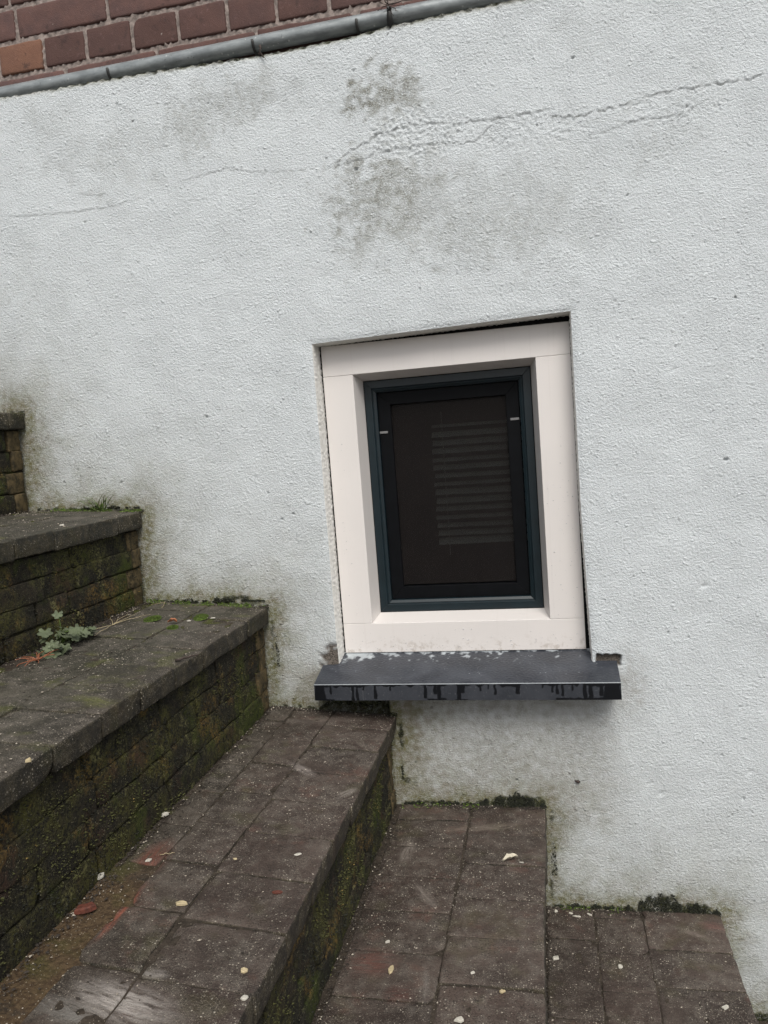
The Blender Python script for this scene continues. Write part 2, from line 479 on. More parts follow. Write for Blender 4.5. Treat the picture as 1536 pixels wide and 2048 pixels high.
M = Mat('weathered_pipe_metal')
n1 = M.noise(30, 5, .6, vec=M.map(M.pos(), (1, 3, 3)))
c = M.mix(M.rng(n1, .35, .65), (.28, .305, .31), (.19, .21, .215))
vs_ = M.xyz(M.vor(95, out='Color'))
c = M.mix(M.math('MULTIPLY', M.rng(M.vor(95), .14, .2, 1, 0), M.rng(vs_['X'], .72, .74)), c, (.42, .44, .44))
c = M.mix(M.rng(M.noise(80, 5, .7), .62, .72, 0, .7), c, (.04, .045, .043))
PIPE = M.done(c, .42, M.bump(M.noise(70, 4), .35, .0015), metal=.25, spec=.5)
IRON = plain('dark_iron', (.03, .03, .028), .6, .3, 80, .4, 300)

PALE_CHIP = plain('pale_chip', (.46, .44, .38), .8, .15, 200, .4, 500)
CREAM_CHIP = plain('cream_chip', (.46, .38, .23), .8, .15, 200, .4, 500)
RED_CHIP = plain('red_brick_chip', (.10, .028, .016), .75, .35, 150, .7, 400)
DRY_LEAF = plain('dry_pale_leaf', (.50, .46, .36), .75, .2, 200, .3, 500)
BROWN_LEAF = plain('orange_brown_leaf', (.33, .13, .06), .7, .25, 150, .3, 500)
STRAW = plain('straw', (.36, .30, .18), .7, .2, 200)
RUSTY = plain('rusty_dead_stem', (.24, .085, .04), .75, .3, 150)
TWIG = plain('dark_twig', (.045, .032, .026), .8, .3, 150)
LEAF = plain('dull_green_leaf', (.095, .115, .066), .6, .3, 70, .3, 250, spec=.35)
GRASS = plain('grass_green', (.095, .15, .035), .55, .3, 60, spec=.35)
MOSS = plain('dark_moss', (.014, .016, .008), .95, .5, 120, .5, 500)
MOSSG = plain('bright_moss', (.07, .11, .015), .95, .4, 160, .5, 500)
GRIT_P = plain('pale_grit', (.36, .32, .26), .85, .35, 300)
GRIT_D = plain('dark_soil', (.035, .028, .022), .95, .4, 200)
GROUND = plain('grey_paving', (.10, .095, .09), .9, .25, 6, .6, 120)

# ------------------------------------------------------------------ the ground
m = pymesh('ground', [(-200, -200, -1.62), (200, -200, -1.62), (200, 200, -1.62), (-200, 200, -1.62)], [(0, 1, 2, 3)], False)
tag(link('ground', m, mat=GROUND), kind='structure')

# ------------------------------------------------------------------ stair geometry (metres)
# nosing x, tread height at the nosing, tread height at the back, y offset of the first joint, brick pitch, rows (width, ...) behind the nosing row
STEPS = [
    dict(x=-1.372, z=.335, zb=.345, j0=.06, p=.105, rows=[.105]),
    dict(x=-1.113, z=.118, zb=.133, j0=.055, p=.106, rows=[.105]),
    dict(x=-.854, z=-.115, zb=-.097, j0=.10, p=.104, rows=[.115], f=.135),
    dict(x=-.588, z=-.331, zb=-.311, j0=.117, p=.1018, rows=[.125], f=.130),
    dict(x=-.330, z=-.568, zb=-.546, j0=.081, p=.103, rows=[.083, .049], f=.135),
    dict(x=-.041, z=-.757, zb=-.757, j0=.115, p=.1008, rows=[.146]),
    dict(x=.280, z=-.966, zb=-.968, j0=.115, p=.0985, rows=[.091, .092]),
    dict(x=.545, z=-1.183, zb=-1.178, j0=.07, p=.104, rows=[.105]),
    dict(x=.810, z=-1.40, zb=-1.395, j0=.09, p=.104, rows=[.105]),
]
PROFILE = []
TX, TZ = [-3.0], [STEPS[0]['zb']]
for i, s in enumerate(STEPS):
    xb = STEPS[i-1]['x'] - .016 if i else s['x'] - .3
    PROFILE += [(xb, s['zb']), (s['x'], s['z'])]
    TX += [(STEPS[i-1]['x'] if i else s['x']-.26)+.001, s['x']]; TZ += [s['zb'], s['z']]

# ------------------------------------------------------------------ stucco wall
OX0, OX1, OZ0, OZ1 = -.448, .058, -.476, .2055       # window opening
TOPZ = .7790
def grid_axis(lo, flo, fhi, hi, fine, coarse, snaps):
    a = np.concatenate([np.arange(lo, flo, coarse), np.arange(flo, fhi, fine), np.arange(fhi, hi+1e-6, coarse)])
    for s_ in snaps: a[np.argmin(abs(a-s_))] = s_
    return np.sort(a)
gx = grid_axis(-2.0, -1.27, .58, 1.0, .0021, .014, (OX0, OX1))
gz = grid_axis(-1.68, -1.26, TOPZ-.0001, TOPZ, .0021, .014, (OZ0, OZ1))
gz[-1] = TOPZ
X, Z = np.meshgrid(gx, gz)
f_und = Field(1, .10, .35); f_und2 = Field(2, .03, .08)
f_st = Field(3, .0065, .012, .8); f_st2 = Field(4, .011, .022, .8); f_rough = Field(5, .006, .03)
f_patch = Field(6, .05, .16); f_patch2 = Field(7, .015, .05); f_wob = Field(8, .012, .05)
f_drip = Field(9, .01, .05, 3.0)

CRACKS = [  # (points, lip height)
    ([(-1.1170, 0.5380), (-1.0451, 0.5275), (-0.9500, 0.5231), (-0.8510, 0.5220), (-0.8082, 0.5262), (-0.7734, 0.5334)], .0017),
    ([(-0.7130, 0.5439), (-0.6514, 0.5548), (-0.5946, 0.5602), (-0.5241, 0.5434), (-0.4416, 0.5363), (-0.3906, 0.5355)], .0014),
    ([(-0.9337, 0.5585), (-0.8711, 0.5469), (-0.8594, 0.5483)], .0012),
    ([(-0.3936, 0.5247), (-0.3386, 0.5560), (-0.2774, 0.5791), (-0.2235, 0.5854), (-0.1758, 0.5835), (-0.1385, 0.5768), (-0.0874, 0.5724), (-0.0505, 0.5729), (0.0041, 0.5740), (0.0532, 0.5723)], .0025),
    ([(0.0259, 0.5627), (0.0832, 0.5545), (0.1271, 0.5571), (0.1661, 0.5596), (0.1944, 0.5610), (0.2050, 0.5704), (0.2680, 0.5720), (0.3297, 0.5719), (0.3782, 0.5688), (0.4073, 0.5804)], .0027),
    ([(-0.3930, 0.5312), (-0.3403, 0.5357), (-0.2702, 0.5467), (-0.1928, 0.5462), (-0.0989, 0.5384), (-0.0843, 0.5478), (-0.0647, 0.5671)], .0022),
    ([(0.0644, 0.5321), (0.1045, 0.5408), (0.1441, 0.5493)], .0012),
    ([(0.1208, 0.5165), (0.1733, 0.5283), (0.2118, 0.5309), (0.2622, 0.5290), (0.3127, 0.5504)], .0020),
    ([(-1.0188, 0.4079), (-1.0044, 0.4529), (-0.9933, 0.4826)], .0008),
    ([(-0.0329, -0.5891), (-0.0026, -0.5665), (0.0271, -0.5482)], .0010),
    ([(0.2102, -0.8636), (0.2835, -0.8573), (0.3691, -0.8596)], .0010),
    ([(-0.7152, -0.2396), (-0.6959, -0.2415), (-0.6754, -0.2305)], .0010),
    ([(0.1333, 0.2198), (0.1467, 0.2237), (0.1572, 0.2234)], .0018),
    ([(-0.6075, 0.5601), (-0.6537, 0.5327), (-0.7087, 0.5324)], .0010),
]
BAND = [(-1.1892, 0.5549), (-0.9352, 0.5465), (-0.7052, 0.5644), (-0.4815, 0.5515), (-0.3176, 0.5695), (-0.1436, 0.5704), (0.0396, 0.5684), (0.2138, 0.5792), (0.4107, 0.5881)]
DENTS = [((0.2730, -0.3172), .007, .0032), ((0.3424, -0.6784), .006, .0022), ((0.1805, -0.7248), .006, .003), ((0.1610, -0.7040), .005, .002), ((0.1956, -0.6680), .005, .002),
         ((0.2780, -0.8332), .007, .002), ((-0.3569, 0.6707), .005, .002), ((-0.6079, 0.1281), .004, .0018), ((0.2961, 0.3052), .004, .003), ((0.2344, 0.0856), .005, .002),
         ((-0.9212, 0.2643), .004, .002), ((-0.7424, 0.3297), .004, .0015), ((-0.2458, -0.6272), .003, .002), ((0.0809, -0.0307), .005, .002)]
def rect(x, z, x0, x1, z0, z1, s=.006):
    return sstep(x0-s, x0+s, x)*(1-sstep(x1-s, x1+s, x))*sstep(z0-s, z0+s, z)*(1-sstep(z1-s, z1+s, z))

def wall_fields(x, z):
    band, bs, _ = seg_dist(x, z, BAND)
    bandm = (1-sstep(.03, .06, band + .012*f_patch2(x, z)))*(.5+.5*sstep(-.5, .6, f_patch(x, z)))
    smooth = np.maximum(bandm*.75, rect(x, z, -.32, .02, -.75, -.51, .03)*.8)
    stair, ssgn, spar = seg_dist(x, z, PROFILE)
    h = .0005*f_und(x, z) + .00014*f_und2(x, z)
    lump = f_st(x, z); lump = np.where(lump > 0, lump*1.25, lump*.7)
    amp = (.66 + .07*np.clip(f_patch(x, z), -1.5, 1.5))*(1-.8*smooth)
    h += amp*(.00040*lump + .00010*f_st2(x, z))
    grit = np.clip(f_st(x*1.0+.37, z-.21)-1.75, 0, 1.2)
    h += 0.0009*grit*(1-.6*smooth)
    crk = np.zeros_like(x)
    brk = .25+.75*sstep(-1.3, .1, f_patch2(x*1.3+.2, z*.6))
    for P, lip in CRACKS:
        d, s_, t = seg_dist(x + .001*f_wob(x, z), z + .0012*f_wob(x+.1, z-.2) + .0008*f_rough(x, z), P)
        fade = sstep(0, .12, t)*(1-sstep(.88, 1, t)) if lip < .002 else sstep(0, .05, t)*(1-sstep(.95, 1, t))
        h += fade*lip*np.where(s_ > 0, .55*np.exp(-d/.013), -.35*np.exp(-d/.004))*brk
        crk = np.maximum(crk, fade*brk*np.exp(-(d/.0013)**2)*min(1, lip/.0028))
    h -= .0010*crk
    flaky = (1-sstep(.03, .06, np.hypot((x--0.2103)*.45, z-0.5688))) + .6*(1-sstep(.02, .05, np.hypot((x-0.2461)*.4, z-0.5442))) + .6*(1-sstep(.02, .05, np.hypot((x-0.0026)*.35, z-0.5417)))
    h += np.clip(flaky, 0, 1)*(.0009*f_rough(x, z) + .0003*f_st(x, z) - .0006)
    for (dx_, dz_), r_, dep in DENTS:
        d = np.hypot(x-dx_, (z-dz_)*1.5 - (x-dx_)*.5)
        h -= dep*np.exp(-(d/r_)**2)
    # crumbling upper edge
    h -= .006*sstep(TOPZ-.012-.004*f_wob(x, z), TOPZ, z)*(.6+.4*f_patch2(x, z))
    # hollow under the left end of the sill
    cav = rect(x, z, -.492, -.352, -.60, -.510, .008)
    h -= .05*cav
    # unpainted mortar left and right of the sill
    n2_ = f_patch2(x, z); nw = f_wob(x, z)
    pl = (1-sstep(-.2, .2, (np.hypot((x+.441)/.042, (z+.447)/.026)-1) + 0.10*nw + .10*n2_))
    pl = np.maximum(pl*(x < -.4475), rect(x + .003*nw, z, -.470, -.4465, -.46, -.415, .006))
    prr = rect(x + .001*nw, z + .001*nw, .0655, .1185, -.4665, -.4455, .0018)
    raw = np.clip(np.maximum(pl, prr), 0, 1)
    h -= .004*pl + .010*prr
    # stains, plus shade painted into the cracks and the hollow
    px = lambda a, b, sx, sz: np.exp(-(((x-a)/sx)**2 + ((z-b)/sz)**2))
    g = 0
    xo, zo = x, z
    x = xo + .016*n2_ + .02*f_patch(xo, zo); z = zo + .014*f_patch2(xo+.2, zo-.1) + .02*f_patch(xo+.4, zo)
    px = lambda a, b, sx, sz: np.exp(-(((x-a)/sx)**2 + ((z-b)/sz)**2))
    for (a, b), sx, sz, k in GRIME: g = g + k*px(a, b, sx, sz)
    g = g + .42*rect(x, z, -0.3675, -0.1727, 0.3627, 0.5243, .045) + .5*rect(x, z, -0.3079, -0.1998, 0.6087, 0.6910, .030) + .25*rect(x, z, -0.1822, 0.1189, 0.3185, 0.4898, .05)
    x, z = xo, zo
    px = lambda a, b, sx, sz: np.exp(-(((x-a)/sx)**2 + ((z-b)/sz)**2))
    g = .80*g*(.70+.30*sstep(-1, 1, n2_ + .6*nw))
    g = np.clip(g + 0.03*sstep(.3, 2.0, f_patch(x, z)) + .34*crk*(.5+.5*f_patch2(x, z)) + .16*np.clip(-f_rough(x, z)*.4, 0, 1)*np.clip(flaky, 0, 1), 0, 1)  # cracks get their shadow lines painted in along with the grime
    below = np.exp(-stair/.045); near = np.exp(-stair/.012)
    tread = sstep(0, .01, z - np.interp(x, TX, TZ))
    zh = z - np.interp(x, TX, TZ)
    al = .9*np.exp(-stair/(.042+.008*np.clip(f_patch(x, z), -1, 1)))*(.92+.08*n2_) + .46*np.exp(-stair/.13)*(.9+.1*np.clip(f_patch(x, z), -1, 1))  # narrow algae band, plus a wide gradual darkening towards the stairs
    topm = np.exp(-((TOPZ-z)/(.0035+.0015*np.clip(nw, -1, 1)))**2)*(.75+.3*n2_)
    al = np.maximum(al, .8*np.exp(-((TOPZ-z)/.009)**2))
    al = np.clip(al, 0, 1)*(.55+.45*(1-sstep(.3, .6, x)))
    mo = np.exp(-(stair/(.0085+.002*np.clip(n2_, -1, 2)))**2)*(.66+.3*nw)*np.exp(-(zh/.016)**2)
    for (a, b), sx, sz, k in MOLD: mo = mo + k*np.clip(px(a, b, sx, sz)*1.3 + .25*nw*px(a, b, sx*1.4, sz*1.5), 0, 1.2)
    mo = np.clip(sstep(.3, .75, mo) + .7*cav + topm, 0, 1)  # besides mold, the sill's shadow is painted black into the hollow
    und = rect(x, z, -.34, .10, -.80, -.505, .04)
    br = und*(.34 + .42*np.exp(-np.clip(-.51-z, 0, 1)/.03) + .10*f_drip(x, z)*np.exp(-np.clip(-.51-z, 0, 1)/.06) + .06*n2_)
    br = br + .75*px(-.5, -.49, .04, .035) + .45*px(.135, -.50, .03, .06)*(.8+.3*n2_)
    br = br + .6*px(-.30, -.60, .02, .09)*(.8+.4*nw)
    return h, dict(grime=g, algae_tone=al, mold_shade=mo, brown=np.clip(br, 0, .9), raw=raw)

GRIME = [((-0.2572, 0.6517), .05, .035, .8), ((-0.2978, 0.6309), .03, .03, .45), ((-0.2570, 0.4634), .06, .06, .62), ((-0.3491, 0.4289), .03, .05, .5), ((-0.2923, 0.5148), .07, .025, .45),
         ((-0.6624, 0.6553), .06, .05, .6), ((-0.5307, 0.6915), .08, .04, .6), ((-0.8343, 0.6127), .09, .06, .35), ((-0.9750, 0.6937), .06, .05, .3), ((-0.0998, 0.3778), .08, .06, .2), ((-0.0073, 0.3750), .05, .05, .2),
         ((0.2398, 0.4898), .05, .04, .28), ((0.1166, 0.6976), .08, .05, .16), ((0.3134, 0.5712), .05, .03, .18), ((-1.0628, 0.3973), .06, .06, .2), ((-1.1467, 0.1483), .05, .05, .4),
         ((-1.0257, 0.0296), .10, .06, .3), ((-0.7875, -0.1802), .07, .05, .25), ((-0.0442, -0.6180), .14, .08, .25), ((0.1546, -0.8609), .12, .10, .25), ((-0.2261, -0.6408), .14, .09, .35), ((-0.5237, -0.3726), .03, .08, .22)]
MOLD = [((-0.1059, -0.7444), .055, .010, .7), ((-0.0664, -0.7497), .025, .010, .7), ((0.1700, -0.9433), .030, .014, .75), ((0.2299, -0.9555), .035, .010, .75), ((0.1123, -0.9655), .04, .006, .4),
        ((-0.0308, -0.7844), .006, .018, .5), ((-0.0383, -0.9227), .006, .03, .5), ((-0.5855, -0.3819), .008, .03, .5), ((-0.5883, -0.4469), .010, .03, .35), ((-0.8463, -0.1393), .006, .012, .4),
        ((-0.3249, -0.6097), .006, .03, .8), ((-0.3141, -0.7065), .03, .01, .5), ((-0.6630, -0.3096), .05, .007, .6), ((0.0241, -0.7017), .004, .003, .9), ((0.3552, -1.1807), .02, .02, .8)]

H, AT = wall_fields(X, Z)
Zs = Z.copy()
near_top = np.exp(-((Z-OZ1)/.03)**2)*((X > OX0-.03) & (X < OX1+.03))
Zs += near_top*(-.005 + .0105*np.clip((X-OX0)/(OX1-OX0), 0, 1))
near_r = np.exp(-((X-OX1)/.025)**2)*((Z > OZ0) & (Z < OZ1+.03))
Xs = X + near_r*.007*np.clip((-.15-Z)/.3, 0, 1)
rim = (np.exp(-(np.maximum(np.maximum(OX0-X, X-OX1), np.maximum(Z-OZ1, OZ0-Z))/.006)**2))
H = H - .0022*rim
top_sag = np.interp(gx, [-2, -1.08, -.75, -.5, -.42, -.32, -.24, 0, 1], [.780, .779, .772, .762, .762, .765, .771, .775, .775])
Zs += np.exp(-(TOPZ-Z)/.05)*(top_sag[None, :]-TOPZ) * np.where(Z > .5, 1, 0)
Zs[-1] += .0010*f_wob(X[-1], Z[-1]) + .0012*f_patch2(X[-1], Z[-1])
nzr, nxr = X.shape
V = np.stack([Xs, -H, Zs], -1).reshape(-1, 3)
idx = np.arange(nzr*nxr).reshape(nzr, nxr)
Q = np.stack([idx[:-1, :-1], idx[:-1, 1:], idx[1:, 1:], idx[1:, :-1]], -1)
cx = (X[:-1, :-1]+X[1:, 1:])/2; cz = (Z[:-1, :-1]+Z[1:, 1:])/2
keep = ~((cx > OX0) & (cx < OX1) & (cz > OZ0) & (cz < OZ1))
keep &= cz > np.interp(cx, TX, TZ) - .32       # nothing deep behind the stairs
wall = tag(empty('stucco_wall', (-.5, .1, -1.6)), 'white rough rendered wall with grey stains and a long horizontal crack', 'wall', kind='thing')
wl = Vector((-.5, .1, -1.6))
used = np.unique(Q[keep]); remap = np.full(nzr*nxr, -1); remap[used] = np.arange(len(used))
m = npmesh('stucco_face', V[used] - np.array(wl), remap[Q[keep]])
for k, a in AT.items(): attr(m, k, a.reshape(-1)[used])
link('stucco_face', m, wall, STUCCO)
# reveals of the opening and the ledge on top of the wall
jx0, jx1 = np.argmin(abs(gx-OX0)), np.argmin(abs(gx-OX1)); jz0, jz1 = np.argmin(abs(gz-OZ0)), np.argmin(abs(gz-OZ1))
dep = np.concatenate([np.linspace(0, .06, 22), np.array([.09, .14, .22])])
def strip(line, seed, name, ink, flip, depth=dep, shrink=0.0, grime_=None):
    n = len(line)
    nrm_off = np.array(ink)
    P = np.zeros((len(depth), n, 3))
    f = Field(seed, .006, .02)
    for k, d in enumerate(depth):
        P[k] = line + np.array([0, d, 0])
        u = line[:, 0]+line[:, 2]
        w = sstep(0, .006, np.full(n, d))
        P[k] += nrm_off*(w*(.0007*f(u-1, np.full(n, d*1.0)) + .0016))[:, None]
    ii = np.arange(len(depth)*n).reshape(len(depth), n)
    q = np.stack([ii[:-1, :-1], ii[:-1, 1:], ii[1:, 1:], ii[1:, :-1]], -1).reshape(-1, 4)
    if flip: q = q[:, ::-1]
    mm = npmesh(name, P.reshape(-1, 3) - np.array(wl), q)
    z0_ = np.zeros(P.shape[:2])
    attr(mm, 'grime', z0_ if grime_ is None else z0_+grime_)
    for k in ('algae_tone', 'mold_shade', 'brown', 'raw'): attr(mm, k, z0_)
    return link(name, mm, wall, REVEAL if name == 'reveal' else STUCCO)
Vg = V.reshape(nzr, nxr, 3)
strip(Vg[jz0:jz1+1, jx0], 21, 'reveal', (1, 0, 0), True)
strip(Vg[jz0:jz1+1, jx1], 22, 'reveal', (-1, 0, 0), False)
strip(Vg[jz1, jx0:jx1+1], 23, 'reveal', (0, 0, -1), True, grime_=.25)
strip(Vg[-1], 24, 'top_ledge', (0, 0, -1), True, np.array([0, .003, .007, .012, .018, .025, .034, .06]), grime_=.8)

# ------------------------------------------------------------------ brick builder
def brick_mesh(name, lx, ly, lz, seed, r=.004, amp=.0008, cell=.014, chip=.5):
    """rounded, slightly uneven block centred on its origin"""
    rg = random.Random(seed)
    def axis(h):
        n = max(1, round((2*h-2*r)/cell))
        return [-h, -h+.45*r, -h+r] + [-h+r+(2*h-2*r)*i/n for i in range(1, n)] + [h-r, h-.45*r, h]
    ax = [axis(lx/2), axis(ly/2), axis(lz/2)]
    hs_ = (lx/2, ly/2, lz/2)
    V, Fc, key = [], [], {}
    off = Vector((seed*3.17 % 50, seed*1.31 % 50, seed*7.7 % 50))
    chips = [(Vector([rg.choice((-1, 1))*h for h in hs_]), rg.uniform(.006, .016)) for _ in range(3) if rg.random() < chip]
    for e in range(3):
        if rg.random() < chip:
            c_ = Vector([rg.uniform(-h, h) for h in hs_]); c_.z = hs_[2]; c_.x = rg.choice((-1, 1))*hs_[0]
            chips.append((c_, rg.uniform(.005, .012)))
    def vert(i, j, k):
        t = (i, j, k)
        if t not in key:
            p = Vector((ax[0][i], ax[1][j], ax[2][k]))
            q = Vector([max(-h+r, min(h-r, a)) for h, a in zip(hs_, p)])
            d = p-q
            if d.length > 1e-9: p = q + d.normalized()*r
            n_ = d.normalized() if d.length > 1e-9 else Vector((0, 0, 1))
            p += n_*(amp*(mnoise.noise(p*30+off) + .8*mnoise.noise(p*85+off)))
            for c_, cr in chips:
                dd = (p-c_).length
                if dd < cr: p += (-p.normalized())*(cr-dd)*.55
            key[t] = len(V); V.append(p)
        return key[t]
    n = [len(a) for a in ax]
    for a in range(3):
        b, c_ = (a+1) % 3, (a+2) % 3
        for side in (0, n[a]-1):
            for i in range(n[b]-1):
                for j in range(n[c_]-1):
                    q = []
                    for (u, v) in ((i, j), (i+1, j), (i+1, j+1), (i, j+1)):
                        t = [0, 0, 0]; t[a] = side; t[b] = u; t[c_] = v; q.append(vert(*t))
                    Fc.append(q if side else q[::-1])
    return pymesh(name, V, Fc)

_lib = {}
def lib_brick(kind, lx, ly, lz, n, mat, **kw):
    k = (kind, mat.name)
    if k not in _lib:
        ms = []
        for i in range(n):
            mm = brick_mesh('brick', lx, ly, lz, hash_seed(kind)+i*13, **kw); mm.materials.append(mat); ms.append(mm)
        _lib[k] = (ms, (lx, ly, lz))
    return _lib[k]
def hash_seed(s): return sum((i+1)*ord(c) for i, c in enumerate(s)) % 997

# ------------------------------------------------------------------ staircase
stairs = tag(empty('brick_staircase', (0, -1.0, -1.6)), 'worn mossy brown clinker staircase climbing to the left along the white wall', 'staircase')
S0 = Vector((0, -1.0, -1.6))
YEND = -2.0
rb = random.Random(11)
rest = []       # bricks out of sight, joined at the end
def put_brick(parent, porg, lib, center, dims, roty=0.0, yaw=0.0, mat=None, show=True):
    ms, (lx, ly, lz) = lib
    m_ = rb.choice(ms)
    sc = (dims[0]/lx, dims[1]/ly, dims[2]/lz)
    fl = rb.choice((0, math.pi))
    jit = Vector((rb.uniform(-.0015, .0015), 0, rb.uniform(-.0016, .0016)))
    c_ = Vector(center) + jit
    rot = Matrix.Rotation(roty + rb.uniform(-.010, .010), 4, 'Y') @ Matrix.Rotation(yaw + rb.uniform(-.008, .008), 4, 'Z') @ Matrix.Rotation(rb.uniform(-.012, .012), 4, 'X')
    if show and in_view(c_, .09):
        o = link('brick', m_, parent)
        o.location = c_ - porg
        o.rotation_euler = rot.to_euler()
        o.scale = (sc[0], sc[1], sc[2])
        return o
    w = Matrix.Translation(c_) @ rot @ Matrix.Diagonal((*sc, 1))
    rest.append((m_, w)); return None

for i, s in enumerate(STEPS):
    prev = STEPS[i-1] if i else dict(x=s['x']-.262, z=s['z']+.217)
    back = prev['x'] - .016
    org = Vector((s['x']-.14, -1.0, s['z']))
    # bedding core of the step, its top a little below the brick tops
    slope = (s['zb']-s['z'])/(s['x']-back)
    lo = -1.60 - .002*i
    x0c, x1c = back-.10, s['x']-.0225
    def zt(x): return s['z'] + (s['x']-x)*slope - .0026
    ny = 90; nxc = 26
    xs_ = np.linspace(x0c, x1c, nxc); ys_ = np.linspace(-.0015, YEND, ny)
    Vc = []; Fc = []
    for a in range(ny):
        for b in range(nxc):
            p = Vector((xs_[b], ys_[a], 0))
            dz_ = .0022*mnoise.noise(p*45) + .0015*mnoise.noise(p*120)
            Vc.append((xs_[b], ys_[a], zt(xs_[b]) + dz_))
    for a in range(ny-1):
        for b in range(nxc-1):
            Fc.append((a*nxc+b, a*nxc+nxc+b, a*nxc+nxc+b+1, a*nxc+b+1))
    # front face and end face
    o1 = len(Vc)
    for a in range(ny): Vc.append((x1c, ys_[a], lo))
    for a in range(ny-1): Fc.append((a*nxc+nxc-1, (a+1)*nxc+nxc-1, o1+a+1, o1+a))
    o2 = len(Vc)
    for b in range(nxc): Vc.append((xs_[b], YEND, lo))
    for b in range(nxc-1): Fc.append(((ny-1)*nxc+b, o2+b, o2+b+1, (ny-1)*nxc+b+1))
    Vc = [Vector(v)-org for v in Vc]
    ntop = (ny-1)*(nxc-1)
    stm = pymesh('step', Vc, Fc); stm.materials.append(BED); stm.materials.append(MOSSY)
    stm.polygons.foreach_set('material_index', np.array([0]*ntop + [1]*(len(Fc)-ntop), np.int32))
    st = link('step', stm, stairs)
    st.location = org - S0
    ang = math.atan(slope)
    def row(xa, xb, j0, pitch, lzb, kind, shift, red=()):
        """one row of bricks across the stair between xa < xb"""
        y = 0.0; k = 0
        edges = [-.0035, -j0]
        while edges[-1] > YEND: edges.append(edges[-1]-pitch*rb.uniform(.985, 1.015))
        for k in range(len(edges)-1):
            ya, yb = edges[k], edges[k+1]
            if ya-yb < .02 or (kind == 'back49' and ya < -.60): continue
            gap = rb.choice((.0008, .0014, .0020, .0028)) if i != 6 else rb.choice((.0006, .0009))
            xm = (xa+xb)/2; zm = zt(xm) + .0026
            mt = CLINKER
            lb = lib_brick(kind, .145 if xb-xa > .12 else .095 if xb-xa > .06 else .05, .1, .036, 5, mt, r=.0034, amp=.0017, chip=.6, cell=.011)
            put_brick(st, org, lb, (xm, (ya+yb)/2, zm-.018), (xb-xa-gap, ya-yb-gap, .036), roty=ang)
    xa = s['x']-s.get('f', .147)
    row(xa, s['x'], s['j0'], s['p'], .036, 'tread', 0)
    for rr_, w_ in enumerate(s['rows']):
        row(xa-w_, xa, s['j0']-(.023 if i == 4 else .05)+.02*rr_ if i != 6 else .03+.07*rr_, s['p']*(1.02 if i != 5 else .98), .036, 'back%d' % (round(w_*1000)), 0)
        xa -= w_
    # the riser under the nosing: four courses
    nxt = STEPS[i+1] if i+1 < len(STEPS) else dict(zb=s['z']-.217)
    ztop = s['z']-.0375; zbot = nxt['zb']-.004
    hc = (ztop-zbot)/4
    xf = s['x']-.014
    for k in range(4):
        zc = ztop-(k+.5)*hc
        y = -.006; first = True
        L_first = (.045, .035, .06, .04)[k]
        while y > YEND:
            L_ = L_first if first else rb.choice((.098, .2, .2))
            kind = 'stretcher' if L_ > .15 else 'header'
            mt = TANNED if first else MOSSY
            lb = lib_brick(kind + ('_end' if first else ''), .06, (.2 if L_ > .15 else .1 if not first else .05), .04, 4, mt, r=.0032, amp=.0020, chip=.6, cell=.01)
            put_brick(st, org, lb, (xf-.03-.0022*rb.random(), y-L_/2, zc), (.06, L_-rb.choice((.0008, .0014, .0018, .005, .0065)), hc-(rb.choice((.0008, .0012, .002)) if i < 3 else rb.choice((.0002, .0004, .0012)))), show=xf < -.2 or (i == 5 and k < 4))
            y -= L_; first = False

# ------------------------------------------------------------------ brick wall above
BY = .030
house = tag(empty('brick_wall', (-.5, .1, .78)), 'purple red brick wall with rough pale mortar above the grey pipe', 'wall', kind='thing')
h0 = Vector((-.5, .1, .78))
gxm = np.linspace(-2.0, 1.0, 500); gzm = np.linspace(.735, 1.30, 120)
XM, ZM = np.meshgrid(gxm, gzm)
fm = Field(31, .006, .02)
YM = BY + .0035 - .0018*fm(XM, ZM-1.2)
ii = np.arange(XM.size).reshape(XM.shape)
q = np.stack([ii[:-1, :-1], ii[:-1, 1:], ii[1:, 1:], ii[1:, :-1]], -1).reshape(-1, 4)
m = npmesh('mortar', np.stack([XM, YM, ZM], -1).reshape(-1, 3) - np.array(h0), q)
link('mortar', m, house, MORTAR)
